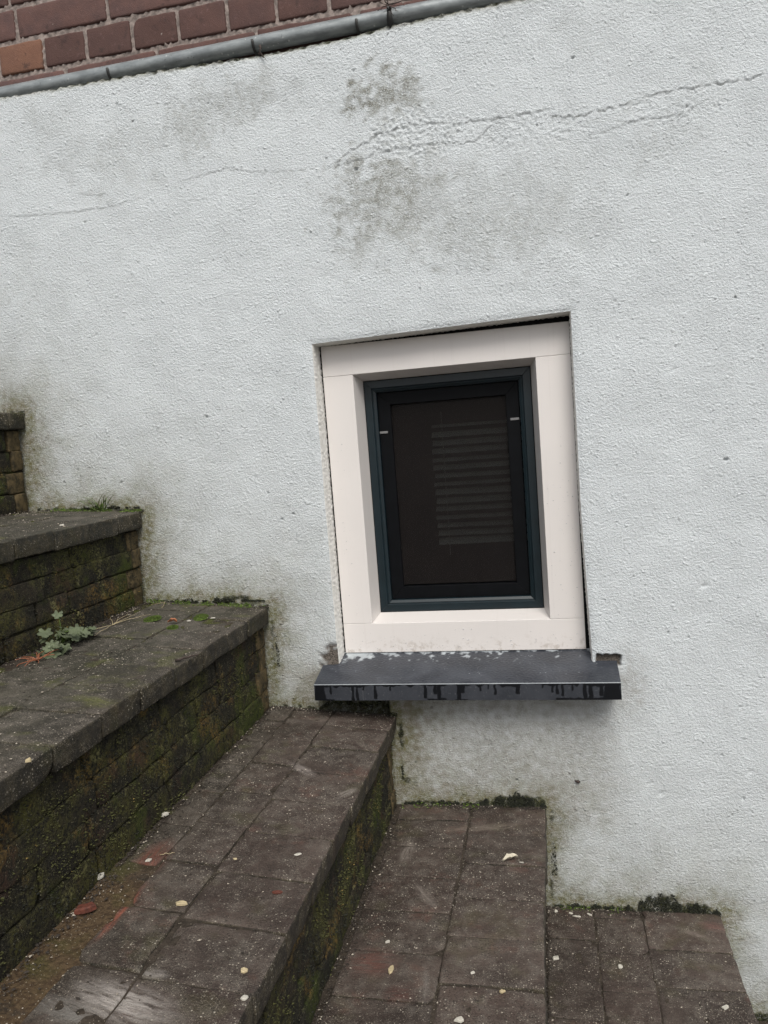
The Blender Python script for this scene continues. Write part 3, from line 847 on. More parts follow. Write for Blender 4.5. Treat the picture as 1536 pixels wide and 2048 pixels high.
# bed joint heights and head joints as they show
J_C, J_B, J_A = 0.8279, 0.8965, None
pitch = J_B-J_C
zj = [J_C-pitch, J_C, J_B, J_B+pitch, J_B+2*pitch, J_B+3*pitch, J_B+4*pitch, J_B+5*pitch]
heads = {0: [-0.9435, -0.7344, -0.5181],
         1: [-1.0987, -0.9895, -0.8898, -0.7844, -0.6819, -0.5753, -0.4720],
         2: [-1.0471, -0.8339]}
rest_h = []
for c_ in range(7):
    if c_ in heads: ed = list(heads[c_])
    else: ed = [-1.0+.05*(c_ % 2)]
    Ls = .2 if c_ % 2 == 0 else .0985
    while ed[0] > -1.9: ed.insert(0, ed[0]-Ls-.009)
    while ed[-1] < .9: ed.append(ed[-1]+Ls+.009)
    for k in range(len(ed)-1):
        a, b = ed[k], ed[k+1]
        L_ = b-a-.0072; hh = zj[c_+1]-zj[c_]-.0092
        orange = c_ == 1 and abs((a+b)/2 - -1.0446) < .03
        mt = HB_OR if orange else HB
        kind = 'house_stretcher' if L_ > .14 else 'house_header'
        ms, dm = lib_brick(kind, (.2 if L_ > .14 else .1), .07, .052, 5, mt, r=.004, amp=.0014, chip=.35, cell=.012)
        m_ = rb.choice(ms)
        ctr = Vector(((a+b)/2, BY+.035-.0012*rb.random(), (zj[c_]+zj[c_+1])/2+.001))
        sc = (L_/dm[0], 1, hh/dm[2])
        rot = Matrix.Rotation(rb.uniform(-.008, .008), 4, 'Y') @ Matrix.Rotation(rb.uniform(-.01, .01), 4, 'Z')
        if in_view(ctr, .10):
            o = link('brick', m_, house); o.location = ctr-h0; o.rotation_euler = rot.to_euler(); o.scale = sc
            if orange: o['label'] = 'orange brown brick among purple ones'
        else:
            rest_h.append((m_, Matrix.Translation(ctr) @ rot @ Matrix.Diagonal((*sc, 1))))

def join_rest(lst, name, parent, porg):
    vs, qs, mi, mats, o = [], [], [], [], 0
    for m_, w in lst:
        n = len(m_.vertices); co = np.empty(n*3, np.float32); m_.vertices.foreach_get('co', co)
        W = np.array(w); vs.append(co.reshape(-1, 3) @ W[:3, :3].T + W[:3, 3])
        li = np.empty(len(m_.loops), np.int32); m_.loops.foreach_get('vertex_index', li)
        qs.append(li.reshape(-1, 4)+o); o += n
        mt = m_.materials[0]
        if mt not in mats: mats.append(mt)
        mi.append(np.full(len(m_.polygons), mats.index(mt), np.int32))
    mm = npmesh(name, np.concatenate(vs)-np.array(porg), np.concatenate(qs))
    for mt in mats: mm.materials.append(mt)
    mm.polygons.foreach_set('material_index', np.concatenate(mi))
    ob = link(name, mm, parent); ob['kind'] = 'stuff'
    return ob
join_rest(rest_h, 'brickwork', house, h0)
join_rest(rest, 'brickwork', stairs, S0)

# ------------------------------------------------------------------ pipe along the top of the stucco
pc = Vector((-.5, .0115, .7885))
pipe = tag(empty('metal_pipe', pc), 'grey weathered metal pipe running along the top of the stucco', 'pipe')
pts = [(x, .0012*mnoise.noise(Vector((x*2.2, 3, 1))), .0018*math.sin(x*3.1)) for x in np.linspace(-1.5, 1.5, 60)]
V_, F_ = tube(pts, .0150, 28)
link('tube', pymesh('tube', V_, F_), pipe, PIPE)
for bx_ in (-0.8270, -0.5143, -0.3057):
    parts = [tube([(bx_+.5, math.cos(t)*.0178, math.sin(t)*.0178) for t in np.linspace(math.pi*.98, math.pi*1.62, 9)], .0028, 6)]
    parts.append(tube([(bx_+.5, .0178*math.cos(math.pi*1.55), .0178*math.sin(math.pi*1.55)), (bx_+.5, .012, -.024)], .0035, 6))
    V_, F_ = merge(parts)
    link('pipe_clip', pymesh('pipe_clip', V_, F_), pipe, IRON)
bb = -0.2423
V_, F_ = tube([(bb+.5+d_, math.cos(t)*.0185, math.sin(t)*.0185) for d_, t in ((0, math.pi*.8), (0, math.pi), (0, math.pi*1.2), (0, math.pi*1.4), (0, math.pi*1.6), (0, math.pi*1.8))], .006, 4)
link('coupling', pymesh('coupling', V_, F_), pipe, IRON)

# ------------------------------------------------------------------ window
wc = Vector((-.195, .045, -.45))
win = tag(empty('window', wc), 'small cream framed window with dark teal sash set in the white wall', 'window', kind='thing')
def wpart(name, V, Fc, mat, parent=win, bev=0.0, org=wc, smooth=False):
    bm = bmesh.new()
    vs = [bm.verts.new(Vector(v)-org) for v in V]
    for f in Fc: bm.faces.new([vs[i] for i in f])
    bmesh.ops.recalc_face_normals(bm, faces=bm.faces[:])
    if bev: bmesh.ops.bevel(bm, geom=[e for e in bm.edges if len(e.link_faces) == 2 and e.calc_face_angle(0) > .3], offset=bev, segments=2, affect='EDGES', profile=.5)
    mm = bpy.data.meshes.new(name); bm.to_mesh(mm); bm.free()
    return link(name, mm, parent, mat)
FX0, FX1, FZ0, FZ1 = -.4425, .0555, -.447, .1985       # outer frame
IX0, IX1, IZ0, IZ1 = -.3795, -.0115, -.3842, .1365     # inner edge at the front
SX0, SX1, SZ0, SZ1 = -.3705, -.0228, -.3726, .1245     # sash outer edge
yF, yB = .045, .097
def rail(name, zo, zi, zs):
    V = [(FX0, yF, zo), (FX1, yF, zo), (FX1, yF, zi), (IX1, yF, zi), (IX0, yF, zi), (FX0, yF, zi),
         (SX0, yB, zs), (SX1, yB, zs), (FX0, yB, zo), (FX1, yB, zo), (FX1, yB, zi), (FX0, yB, zi)]
    Fc = [(0, 1, 2, 3, 4, 5), (4, 3, 7, 6), (0, 8, 9, 1), (1, 9, 10, 2), (0, 5, 11, 8), (8, 11, 6, 7, 10, 9), (2, 10, 7, 3), (5, 4, 6, 11)]
    return wpart(name, V, Fc, CREAM, bev=.0009)
g_ = .0004
def stile(name, xo, xi, xs, sgn):
    z0_, z1_ = IZ0+g_, IZ1-g_
    V = [(xo, yF, z0_), (xo, yF, z1_), (xi, yF, z1_), (xi, yF, z0_), (xs, yB, SZ1), (xs, yB, SZ0), (xo, yB, z1_), (xo, yB, z0_)]
    Fc = [(0, 3, 2, 1), (3, 5, 4, 2), (0, 1, 6, 7), (6, 4, 5, 7), (1, 2, 4, 6), (0, 7, 5, 3)]
    return wpart(name, V, Fc, CREAM, bev=.0009)
rail('frame_rail', FZ1, IZ1, SZ1); rail('frame_rail', FZ0, IZ0, SZ0)
stile('frame_stile', FX0, IX0, SX0, 1); stile('frame_stile', FX1, IX1, SX1, -1)
# sash: four mitred members with a stepped profile
def ring(name, prof, x0, x1, z0, z1, mat, parent, names, bev=.0006):
    """prof: list of (inset, y); builds the four mitred members of a rectangular ring"""
    obs = []
    for side in range(4):
        V = []
        for ins, y in prof:
            a, b, c_, d_ = x0+ins, x1-ins, z0+ins, z1-ins
            e = {0: ((a, d_), (b, d_)), 1: ((a, c_), (b, c_)), 2: ((a, c_), (a, d_)), 3: ((b, c_), (b, d_))}[side]
            V += [(e[0][0], y, e[0][1]), (e[1][0], y, e[1][1])]
        n = len(prof)
        Fc = [(2*k, 2*k+1, 2*k+3, 2*k+2) for k in range(n-1)] + [(2*n-2, 2*n-1, 1, 0)]
        Fc += [tuple(2*k for k in range(n)), tuple(2*k+1 for k in range(n))]
        obs.append(wpart(names[0] if side < 2 else names[1], V, Fc, mat, parent, bev))
    return obs
sg = .0012
ring('sash', [(sg, .118), (sg, .094), (.0165, .0935), (.0180, .0965), (.0190, .0965), (.0195, .0955), (.0255, .0985), (.0262, .118)], SX0, SX1, SZ0, SZ1, SASH, win, ('sash_rail', 'sash_stile'))
scr = link('insect_screen', box_mesh('insect_screen', -.3195-wc.x, -.0735-wc.x, .1125-wc.y, .1129-wc.y, -.3165-wc.z, .0725-wc.z), win, SCREEN)
def on_screen(o): o.parent = scr; return o
ring('screen', [(0, .117), (0, .1065), (.0265, .1065), (.0272, .117)], -.3445, -.0497, -.3465, .0985, BLACK, scr, ('screen_rail', 'screen_stile'))
for (xa, xb_, zc) in ((-.3445, -.3270, .0145), (-.0690, -.0515, .0212)):
    bm_ = bmesh.new()
    V_ = []
    V1 = [(xa, .1045, zc-.0024), (xb_, .1045, zc-.0024), (xb_, .1045, zc+.0024), (xa, .1045, zc+.0024)]
    cl = wpart('clip', V1 + [(x, .1066, z) for x, _, z in V1], [(0, 1, 2, 3), (4, 7, 6, 5), (0, 4, 5, 1), (1, 5, 6, 2), (2, 6, 7, 3), (3, 7, 4, 0)], CLIP, scr, .0005)
    bm_.free()
    mm = box_mesh('screw', (xa+xb_)/2-.0016-wc.x, (xa+xb_)/2+.0016-wc.x, .1036-wc.y, .1046-wc.y, zc-.0014-wc.z, zc+.0014-wc.z, .0004)
    mm.materials.append(IRON)
    V2 = [(xa+.006, .1042, zc-.0008), (xa+.0088, .1042, zc-.0008), (xa+.0088, .1042, zc+.0008), (xa+.006, .1042, zc+.0008)]
link('glass_pane', box_mesh('glass_pane', -.352-wc.x, -.043-wc.x, .122-wc.y, .126-wc.y, -.354-wc.z, .105-wc.z), win, GLASS)
# black foam and sealant round the frame
def seal(x0, x1, z0, z1):
    return box_mesh('sealant', x0-wc.x, x1-wc.x, .052-wc.y, .092-wc.y, z0-wc.z, z1-wc.z)
for a in ((-.470, FX0-.0003, -.475, .25), (FX1+.0003, .080, -.475, .25), (FX0, FX1, FZ1+.0003, .25), (FX0, FX1, -.475, FZ0-.0003)):
    link('sealant', seal(*a), win, SEAL)

# the dim room behind, and a blind hanging in it
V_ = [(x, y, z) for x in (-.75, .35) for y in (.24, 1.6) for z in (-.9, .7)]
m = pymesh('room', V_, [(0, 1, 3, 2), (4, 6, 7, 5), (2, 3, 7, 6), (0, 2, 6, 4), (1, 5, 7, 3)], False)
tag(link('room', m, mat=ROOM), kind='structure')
bl0 = Vector((-.15, .165, .05))
blind = tag(empty('window_blind', bl0), 'grey horizontal slatted blind hanging behind the dark window glass', 'blind')
sl = []
for k in range(7):
    t = (k/6-.5); sl.append((t, .0022*(1-4*t*t)))
sv0 = []
for x in (-.0925, .10):
    for t, cr in sl:
        sv0.append((x, t*.017-cr*.5, t*.0085+cr))
slm = pymesh('slat', sv0 + [(x, y+.0007, z-.0004) for x, y, z in sv0],
             [(k, k+1, k+8, k+7) for k in range(6)] + [(14+k, 14+k+7, 14+k+8, 14+k+1) for k in range(6)])
slm.materials.append(SLAT)
for k in range(15):
    o = link('slat', slm, blind); o.location = (rb.uniform(-.002, .002), 0, -.031-.0180*k+rb.uniform(-.0008, .0008)); o.rotation_euler = (rb.uniform(-.22, .22) + .035*max(0, k-8), rb.uniform(-.006, .006), 0)
for x in (-.07, .075):
    V_, F_ = tube([(x, .008, .0), (x, .008, -.315)], .0008, 5)
    link('cord', pymesh('cord', V_, F_), blind, SLAT)

# ------------------------------------------------------------------ stone sill
sc0 = Vector((-.185, -.02, -.5))
sill = tag(empty('window_sill', sc0), 'dark bluestone sill with white salt and wet drips under the cream window', 'window sill', kind='thing')
SXA, SXB, SYF, SYW = -.4815, .1105, -.07, .045
def stop(y): return -.4778 + (y-SYF)*(.0285/.115)
n_x, n_y = 420, 80
xs_ = np.linspace(SXA, SXB, n_x); ys_ = np.linspace(SYF+.0012, .058, n_y)
XX, YY = np.meshgrid(xs_, ys_)
ZZ = stop(YY)
fa, fb, fc = Field(41, .012, .05), Field(42, .004, .012), Field(43, .03, .1)
zq = np.zeros_like
hole = ((XX < -.449) | (XX > .0640)) & (YY > .004)
u = (XX-SXA)/(SXB-SXA)
dback = .045-YY
salt = sstep(.5, 1.45, 1.1*np.exp(-dback/.010) + .45*fa(XX, YY-.6) + .25*fb(XX, YY-.6) + 1.5*np.exp(-(((u-.12)/.045)**2)-(dback/.028)**2) - .55*sstep(.55, .9, u) - .1 + .3*fc(XX, YY-.9))*np.exp(-(dback/.036)**4)
salt = np.maximum(salt*.8, .75*sstep(2.2, 2.7, fb(XX+.3, YY-.2) + .3*fa(XX, YY))*.9)
chip_ = sstep(2.45, 2.8, fb(XX-.5, YY-.9))
V = np.stack([XX, YY, ZZ + .0002*fb(XX, YY)], -1).reshape(-1, 3)
ii = np.arange(XX.size).reshape(XX.shape)
qk = ~((hole[:-1, :-1]) & hole[1:, 1:])
qt = np.stack([ii[:-1, :-1], ii[:-1, 1:], ii[1:, 1:], ii[1:, :-1]], -1)[qk]
m = npmesh('slab_top', V-np.array(sc0), qt)
attr(m, 'wet', zq(XX)); attr(m, 'salt', np.clip(salt+.6*chip_, 0, 1))
link('slab_top', m, sill, STONE)
# front face with the wet drips
zf = np.linspace(stop(SYF)-.0012, -.5108, 36)
XX, ZZ = np.meshgrid(np.linspace(SXA, SXB, 560), zf)
uu = 98+(XX-SXA)/(SXB-SXA)*1314          # along the face
vv = (zf[0]-ZZ)/(zf[0]-zf[-1])
DR = [(98, 150, 1.1), (168, 180, .55), (268, 281, 1.1), (289, 301, 1.1), (318, 330, .3), (369, 384, .85), (440, 450, .35), (592, 606, .82), (634, 650, .55), (648, 668, 1.1), (735, 752, 1.1), (748, 772, .45),
      (832, 842, .4), (868, 876, .3), (892, 904, .62), (984, 1004, .55), (1092, 1100, .25), (1130, 1142, .5), (1150, 1162, .6), (1172, 1184, .72), (1212, 1222, .4), (1258, 1275, 1.1), (1280, 1300, .9), (1325, 1342, .7), (1342, 1412, 1.1)]
w = np.full(XX.shape, -1.0)
wob = 2.2*fa(XX, ZZ) + .7*fb(XX, ZZ)
edge = .10 + .055*fa(XX*1.0, np.zeros_like(ZZ)+.1) + .04*fc(XX, np.zeros_like(ZZ)+.1)
w = np.maximum(w, (edge-vv)*60)
for a, b, l in DR:
    cxx, r_ = (a+b)/2, (b-a)/2
    r_v = r_*(.8+.3*vv)
    d_ = np.hypot(np.maximum(abs(uu + .6*wob - cxx) - r_v*.4, 0), np.maximum(vv-l, 0)*60)
    w = np.maximum(w, r_v*.6 - d_)
for a, b, t in ((605, 690, .9), (725, 780, .93), (1150, 1412, .86), (98, 190, .9)):
    w = np.maximum(w, np.minimum(np.minimum(uu-a, b-uu)*.5, (vv-t)*60) + .6*wob)
dots = (fb(XX+.77, ZZ-.33) > 2.75)*3.0*((uu < 640) | (uu > 1100)) - .5
wet = sstep(-1.6, 1.2, np.maximum(w, dots))
V = np.stack([XX, np.full_like(XX, SYF), ZZ], -1).reshape(-1, 3)
ii = np.arange(XX.size).reshape(XX.shape)
qf = np.stack([ii[1:, :-1], ii[1:, 1:], ii[:-1, 1:], ii[:-1, :-1]], -1).reshape(-1, 4)
m = npmesh('slab_front', V-np.array(sc0), qf)
attr(m, 'wet', wet); attr(m, 'salt', np.clip(.25*sstep(1.2, 2.2, fb(XX, ZZ+.4)), 0, 1)*(1-wet))
link('slab_front', m, sill, STONE)
# body: arris, ends, underside with a drip groove
zt_ = stop(SYF)
V_ = [(SXA, SYF, zt_-.0012), (SXB, SYF, zt_-.0012), (SXA, SYF+.0012, zt_), (SXB, SYF+.0012, zt_),
      (SXA, SYF, -.5108), (SXB, SYF, -.5108), (SXA, .004, -.5108), (SXB, .004, -.5108), (SXA, .004, stop(.004)), (SXB, .004, stop(.004))]
F_ = [(0, 1, 3, 2), (4, 6, 7, 5), (0, 2, 8, 6, 4), (1, 5, 7, 9, 3)]
m = pymesh('slab_edge', [Vector(v)-sc0 for v in V_], F_, False)
attr(m, 'wet', np.zeros(10)); attr(m, 'salt', np.array([.5, .5, .5, .5] + [0]*6))
link('slab_edge', m, sill, STONE)

# ------------------------------------------------------------------ loose and growing things
def tread_z(x, k=None):
    for i, s in enumerate(STEPS):
        if (x <= s['x'] if k is None else i == k):
            prev = STEPS[i-1] if i else dict(x=s['x']-.26)
            b = prev['x']-.016
            t = (s['x']-x)/(s['x']-b)
            return s['z'] + (s['zb']-s['z'])*min(1, t)
    return STEPS[-1]['z']

def shard(name, x, y, l, w, t, rot, mat, label, cat='chip', group='chips and flakes lying on the treads', seed=0, kink=.3, z=None):
    rg = random.Random(seed+int(abs(x*1e4)))
    n = 8; V = []
    for lev, sc in ((0, 1.0), (.7, .97), (1.0, .80)):
        for k in range(n):
            a = 2*math.pi*k/n
            if lev == 0: rk = 1+2.0*kink*(rg.random()-.5); V.append(Vector((math.cos(a)*l/2*rk, math.sin(a)*w/2*rk, 0)))
            else: V.append(Vector((V[k].x*sc, V[k].y*sc, t*lev*(1+.3*(rg.random()-.5)))))
    V.append(Vector((0, 0, t*1.02)))
    Fc = [tuple(range(n-1, -1, -1))]
    for lv in range(2):
        for k in range(n): Fc.append((lv*n+k, lv*n+(k+1) % n, (lv+1)*n+(k+1) % n, (lv+1)*n+k))
    for k in range(n): Fc.append((2*n+k, 2*n+(k+1) % n, 3*n))
    mm = pymesh(name, V, Fc, False)
    o = link(name, mm, None, mat)
    o.location = (x, y, (tread_z(x) if z is None else z) + .0005); o.rotation_euler = (rg.uniform(-.08, .08), rg.uniform(-.08, .08), rot)
    return tag(o, label, cat, group)

# chips, flakes and scraps, each where it lies
for xy, l, w, t, rot, mt, lb, nm in [
    ((-0.5844, -0.7115, -0.5476), .030, .017, .010, .3, RED_CHIP, 'dark red brick chip, the largest scrap, on the sandy strip', 'brick_chip'),
    ((-0.6119, -0.7011, -0.5454), .014, .010, .006, .9, RED_CHIP, 'smaller dull brick chip behind the large red chip', 'brick_chip'),
    ((-0.3663, -0.6275, -0.5651), .014, .008, .003, .1, RED_CHIP, 'flat red chip near the front edge of the step', 'brick_chip'),
    ((-0.6068, -0.6466, -0.5458), .024, .011, .005, .8, PALE_CHIP, 'long white flake at the foot of the riser by the sandy strip', 'paint_flake'),
    ((-0.6021, -0.4788, -0.5462), .016, .011, .006, .5, PALE_CHIP, 'white crumbly flake halfway along the foot of the riser', 'paint_flake'),
    ((-0.4737, -0.6746, -0.5565), .018, .009, .004, .0, CREAM_CHIP, 'cream oblong chip in the middle of the step', 'chip'),
    ((-0.3543, -0.7692, -0.5661), .010, .008, .003, .4, CREAM_CHIP, 'cream round chip on the lower left step near its edge', 'chip'),
    ((-0.3380, -0.8080, -0.5674), .013, .008, .003, .5, PALE_CHIP, 'white chip at the very edge of the step, lowest in view', 'chip'),
    ((-0.3684, -0.5398, -0.5649), .012, .008, .003, .2, PALE_CHIP, 'white flake on the clinker above the flat red chip', 'paint_flake'),
    ((-0.5625, -0.5952, -0.5493), .011, .006, .003, .9, PALE_CHIP, 'small white flake where the red edge ends', 'paint_flake'),
    ((-0.4486, -0.5684, -0.5585), .008, .005, .003, .4, CREAM_CHIP, 'tiny pale chip in a joint in the middle of the step', 'chip'),
    ((-0.2579, -0.4981, -0.7570), .020, .009, .003, 1.5, CREAM_CHIP, 'yellow cream pointed scrap on the reddish clinkers', 'chip'),
    ((-0.2750, -0.4395, -0.7570), .010, .006, .003, .3, PALE_CHIP, 'white flake just above the yellow cream scrap', 'paint_flake'),
    ((-0.0825, -0.2087, -0.7570), .012, .004, .003, -.4, PALE_CHIP, 'narrow white flake right of the pale dry leaf', 'paint_flake'),
    ((-0.1508, -0.5822, -0.7570), .014, .010, .004, .4, PALE_CHIP, 'white chip at the bottom of the picture on the step', 'chip'),
    ((-0.1420, -0.4942, -0.7570), .009, .007, .003, .4, PALE_CHIP, 'small white chip above the one at the picture bottom', 'chip'),
    ((-0.0991, -0.5259, -0.7570), .010, .006, .004, .2, CREAM_CHIP, 'pale chip caught in the joint near the front edge', 'chip'),
    ((0.0776, -0.1697, -0.9672), .012, .010, .003, .4, PALE_CHIP, 'round white chip alone in the middle of the lowest tread', 'chip'),
    ((0.2360, -0.2526, -0.9663), .016, .010, .003, .6, PALE_CHIP, 'white chip near the right end of the lowest tread', 'chip'),
    ((-0.0029, -0.0232, -0.9677), .014, .007, .003, -.4, PALE_CHIP, 'longest of the white flakes heaped in the corner of the lowest tread', 'paint_flake'),
    ((0.0084, -0.0319, -0.9676), .016, .006, .003, -.1, PALE_CHIP, 'white flake at the right end of the corner heap', 'paint_flake'),
    ((-0.0321, -0.0191, -0.9679), .009, .007, .004, .7, PALE_CHIP, 'small white flake deepest in the corner heap', 'paint_flake'),
    ((0.0328, -0.0235, -0.9675), .012, .005, .003, -.5, PALE_CHIP, 'narrow white flake lying apart right of the corner heap', 'paint_flake'),
    ((-0.0339, -0.1590, -0.9679), .016, .011, .005, .3, PALE_CHIP, 'broken white scrap against the foot of the riser', 'paint_flake'),
    ((-0.6974, -0.1490, -0.3232), .008, .006, .003, .3, PALE_CHIP, 'white speck right of the leaf scrap on the upper tread', 'chip'),
    ((-0.6622, -0.1185, -0.3257), .012, .004, .002, .1, PALE_CHIP, 'thin white sliver right of the moss cushion', 'chip'),
    ((-0.5889, -0.7711, -0.3309), .008, .007, .005, .3, CREAM_CHIP, 'round cream chip on the edge of the left tread', 'chip'),
    ((-0.8778, -0.2515, -0.1134), .009, .006, .004, .3, PALE_CHIP, 'white flake on the edge of the highest visible tread', 'paint_flake'),
]:
    shard(nm, xy[0], xy[1], l*.85, w*.85, t*.7, rot, mt, lb, z=xy[2])


# dry leaf on the fifth tread
def curl_leaf(name, x, y, l, w, rot, mat, label):
    V, Fc = [], []
    n = 9
    for k in range(n):
        t = k/(n-1); ww = w*math.sin(math.pi*min(1, t*.96+.02))**.8/2
        zc = .004*math.sin(t*3.1)
        for s_ in (-1, -.5, 0, .5, 1): V.append(((t-.5)*l, s_*ww*(1+.15*math.sin(k*2.3+s_)), zc + .004*s_*s_ + .001*math.sin(k*1.7+3*s_)))
    nv = len(V)
    V += [(a, b, c_-.0006) for a, b, c_ in V]
    for k in range(n-1):
        for s_ in range(4):
            q = (k*5+s_, (k+1)*5+s_, (k+1)*5+s_+1, k*5+s_+1)
            Fc.append(q); Fc.append(tuple(i+nv for i in reversed(q)))
    o = link(name, pymesh(name, V, Fc), None, mat)
    o.location = (x, y, tread_z(x)+.002); o.rotation_euler = (0, 0, rot)
    return tag(o, label, 'leaf')
curl_leaf('fallen_leaf', *(-0.1019, -0.2006), .030, .012, .55, DRY_LEAF, 'pale curled dry leaf lying alone on the step below the sill')
curl_leaf('fallen_leaf', *(-0.7218, -0.1691), .018, .010, .3, BROWN_LEAF, 'orange brown leaf scrap on the tread beside the moss cushion')

def stems(name, base, specs, mat, label, cat, pname='stem', r=.0008):
    root = tag(empty(name, base), label, cat)
    for sp in specs:
        pts, rr = sp
        V_, F_ = tube(pts, [rr*(1-.6*k/(len(pts)-1)) for k in range(len(pts))], 5)
        link(pname, pymesh(pname, V_, F_), root, mat)
    return root
rg = random.Random(5)
def bent(dx, dy, dz, sag=.0, n=6, wob=.003):
    return [(dx*t + wob*rg.uniform(-1, 1)*(t > 0), dy*t + wob*rg.uniform(-1, 1)*(t > 0), dz*t - sag*t*t) for t in [k/(n-1) for k in range(n)]]
# twigs caught behind the pipe
b_ = (-0.2436, 0.8052)
stems('twig_tangle', (b_[0], -.004, b_[1]), [(bent(.05, -.012, .002, .01), .0013), (bent(-.02, -.01, -.014, 0), .0011), (bent(.02, -.014, -.022, 0), .0011), (bent(.012, -.012, -.028), .0009), (bent(.03, -.01, -.014), .0009),
      (bent(-.012, -.01, .03), .0011), (bent(.006, -.012, .03), .0009), (bent(-.022, -.008, .006), .0008)], TWIG, 'tangle of dark dry twigs caught under the pipe near the photo top', 'twigs', 'twig')
b_ = (-0.5005, 0.7770)
stems('dried_shred', (b_[0], -.003, b_[1]), [([(0, 0, 0), (.002, -.003, -.006), (-.001, -.003, -.012), (.003, -.002, -.018), (.006, -.002, -.024)], .0028), ([(.003, -.002, -.018), (.010, -.002, -.027)], .0008)], TWIG,
      'small dark dried shred hanging on the white wall just below the pipe', 'debris', 'strand')
b_ = (0.0221, -0.7017)
V_, F_ = merge([tube([(0, -.001, 0), (.003, -.004, .001), (.006, -.001, -.001)], [.002, .0035, .002], 6), tube([(-.003, -.001, .002), (0, -.003, .001)], [.001, .002], 6)])
o = link('mud_lump', pymesh('mud_lump', V_, F_), None, TWIG); o.location = (b_[0], -.001, b_[1])
tag(o, 'tiny black lump stuck to the white wall right of the step', 'debris')

# grass tuft against the wall
def blades(name, base, n, ln, mat, label, lean, seed, width=.003):
    rgq = random.Random(seed)
    root = tag(empty(name, base), label, 'grass tuft')
    for k in range(n):
        a = rgq.uniform(0, math.pi)+math.pi; l_ = ln*rgq.uniform(.55, 1.1); tilt = rgq.uniform(.5, 1.15)
        V, Fc = [], []
        d = Vector((math.cos(a)+lean, math.sin(a)*.6, 0)); 
        if d.length > 1: d.normalize()
        sd = Vector((-d.y, d.x, 0))
        for i_ in range(6):
            t = i_/5
            p = d*(l_*math.sin(tilt*t)*.9) + Vector((0, 0, l_*(t*math.cos(tilt*t*.9)) - l_*.35*t*t))
            p.z = max(p.z, .001)
            wv = width*(1-t**1.6)*.5 + .0002
            V += [p+sd*wv, p+Vector((0, 0, -wv*.4)), p-sd*wv]
        for i_ in range(5):
            for j in range(2): Fc.append((i_*3+j, i_*3+3+j, i_*3+4+j, i_*3+1+j))
        o = link('blade', pymesh('blade', V, Fc), root, mat)
        o.location = (rgq.uniform(-.012, .012), rgq.uniform(-.006, .002), 0)
    return root
x_ = -0.9503
blades('grass_tuft', (x_, -.010, tread_z(x_)), 20, .075, GRASS, 'small green grass tuft growing where a step meets the wall', -.1, 3)

# lobed weed at the foot of the third riser
def lobed_leaf(size, seed):
    rgq = random.Random(seed); V = [Vector((0, 0, .0))]; n = 30
    for k in range(n):
        a = -math.pi*.86 + 2*math.pi*.86*k/(n-1)
        lob = .62 + .38*abs(math.cos(a*2.5))**.8 + .06*math.sin(a*11+seed)
        rr = size*.5*lob*(1.12 if abs(a) < .5 else 1)
        V.append(Vector((math.cos(a)*rr + size*.12, math.sin(a)*rr, .12*size*math.cos(a*5)*.4 - .18*rr*rr/size)))
    Fc = [(0, k, k+1) for k in range(1, n)]
    m_ = pymesh('leaf', V, Fc)
    return m_
weed_b = (-0.8346, -0.3461)
wz = tread_z(weed_b[0])
weed = tag(empty('leafy_weed', (weed_b[0], weed_b[1], wz)), 'low weed with small lobed grey green leaves against a mossy riser', 'weed')
lms = [lobed_leaf(.024, k) for k in range(4)]
for l_ in lms: l_.materials.append(LEAF)
rgq = random.Random(21)
for k in range(44):
    dy = rgq.uniform(-.062, .072); dx = rgq.uniform(-.012, .028); hz = rgq.uniform(.006, .034)*(1-.5*abs(dy)/.06) + (.026 if k in (3, 9) else 0)
    o = link('leaf', lms[k % 4], weed)
    o.location = (dx, dy, hz); s_ = rgq.uniform(.62, 1.12); o.scale = (s_, s_, s_)
    o.rotation_euler = (rgq.uniform(-.35, .35), rgq.uniform(.1, .75), rgq.uniform(-1.2, 1.2)-.5)
    p0 = Vector((-.006+rgq.uniform(-.004, .004), dy*.3, 0)); p1 = Vector((dx, dy, hz))
    V_, F_ = tube([p0, (p0+p1)/2 + Vector((0, 0, hz*.35)), p1], .0007, 5)
    link('stalk', pymesh('stalk', V_, F_), weed, GRASS)
b3 = (-0.8242, -0.4316); 
stems('dead_weed', (b3[0], b3[1], tread_z(b3[0])+.001), [(bent(.03*math.cos(a), .04*math.sin(a), .012+.01*rg.random(), .012), .0012) for a in [0.2, .8, 1.3, 1.9, 2.4, 3.2, 3.9, 4.4, 5.0, 5.6]], RUSTY,
      'rust coloured dead weed stems beside the low green weed', 'dead weed')
b3 = (-0.8207, -0.0100)
stems('dry_stem', (b3[0], b3[1], tread_z(b3[0])+.002), [(bent(.018, -.045, .012, .014), .0011), (bent(-.01, -.04, .004), .0007)], STRAW, 'single straw coloured stem arching on the mossy tread by the wall', 'dry stem')
b3 = (-0.8260, -0.2073)
stems('dry_grass', (b3[0], b3[1], tread_z(b3[0])+.002), [(bent(.07*math.cos(a), .09*math.sin(a), .008, .006), .0008) for a in (-1.9, -1.3, 1.0, 1.5, 1.8, 2.3)], STRAW, 'flattened straw coloured grass lying along the foot of the riser', 'dry grass')
b3 = (-0.5538, -0.5808)
stems('straw_bit', (b3[0], b3[1], tread_z(b3[0])+.002), [(bent(.02, .006, .001, 0), .0007)], STRAW, 'short thin pale straw lying on the step above the red edge', 'straw')
b3 = (-0.6005, -0.3957)
stems('twig', (b3[0], b3[1], tread_z(b3[0])+.003), [(bent(.026, .02, .002, 0), .0026)], TWIG, 'short dark twig lying at the foot of the riser', 'twig', 'stick')

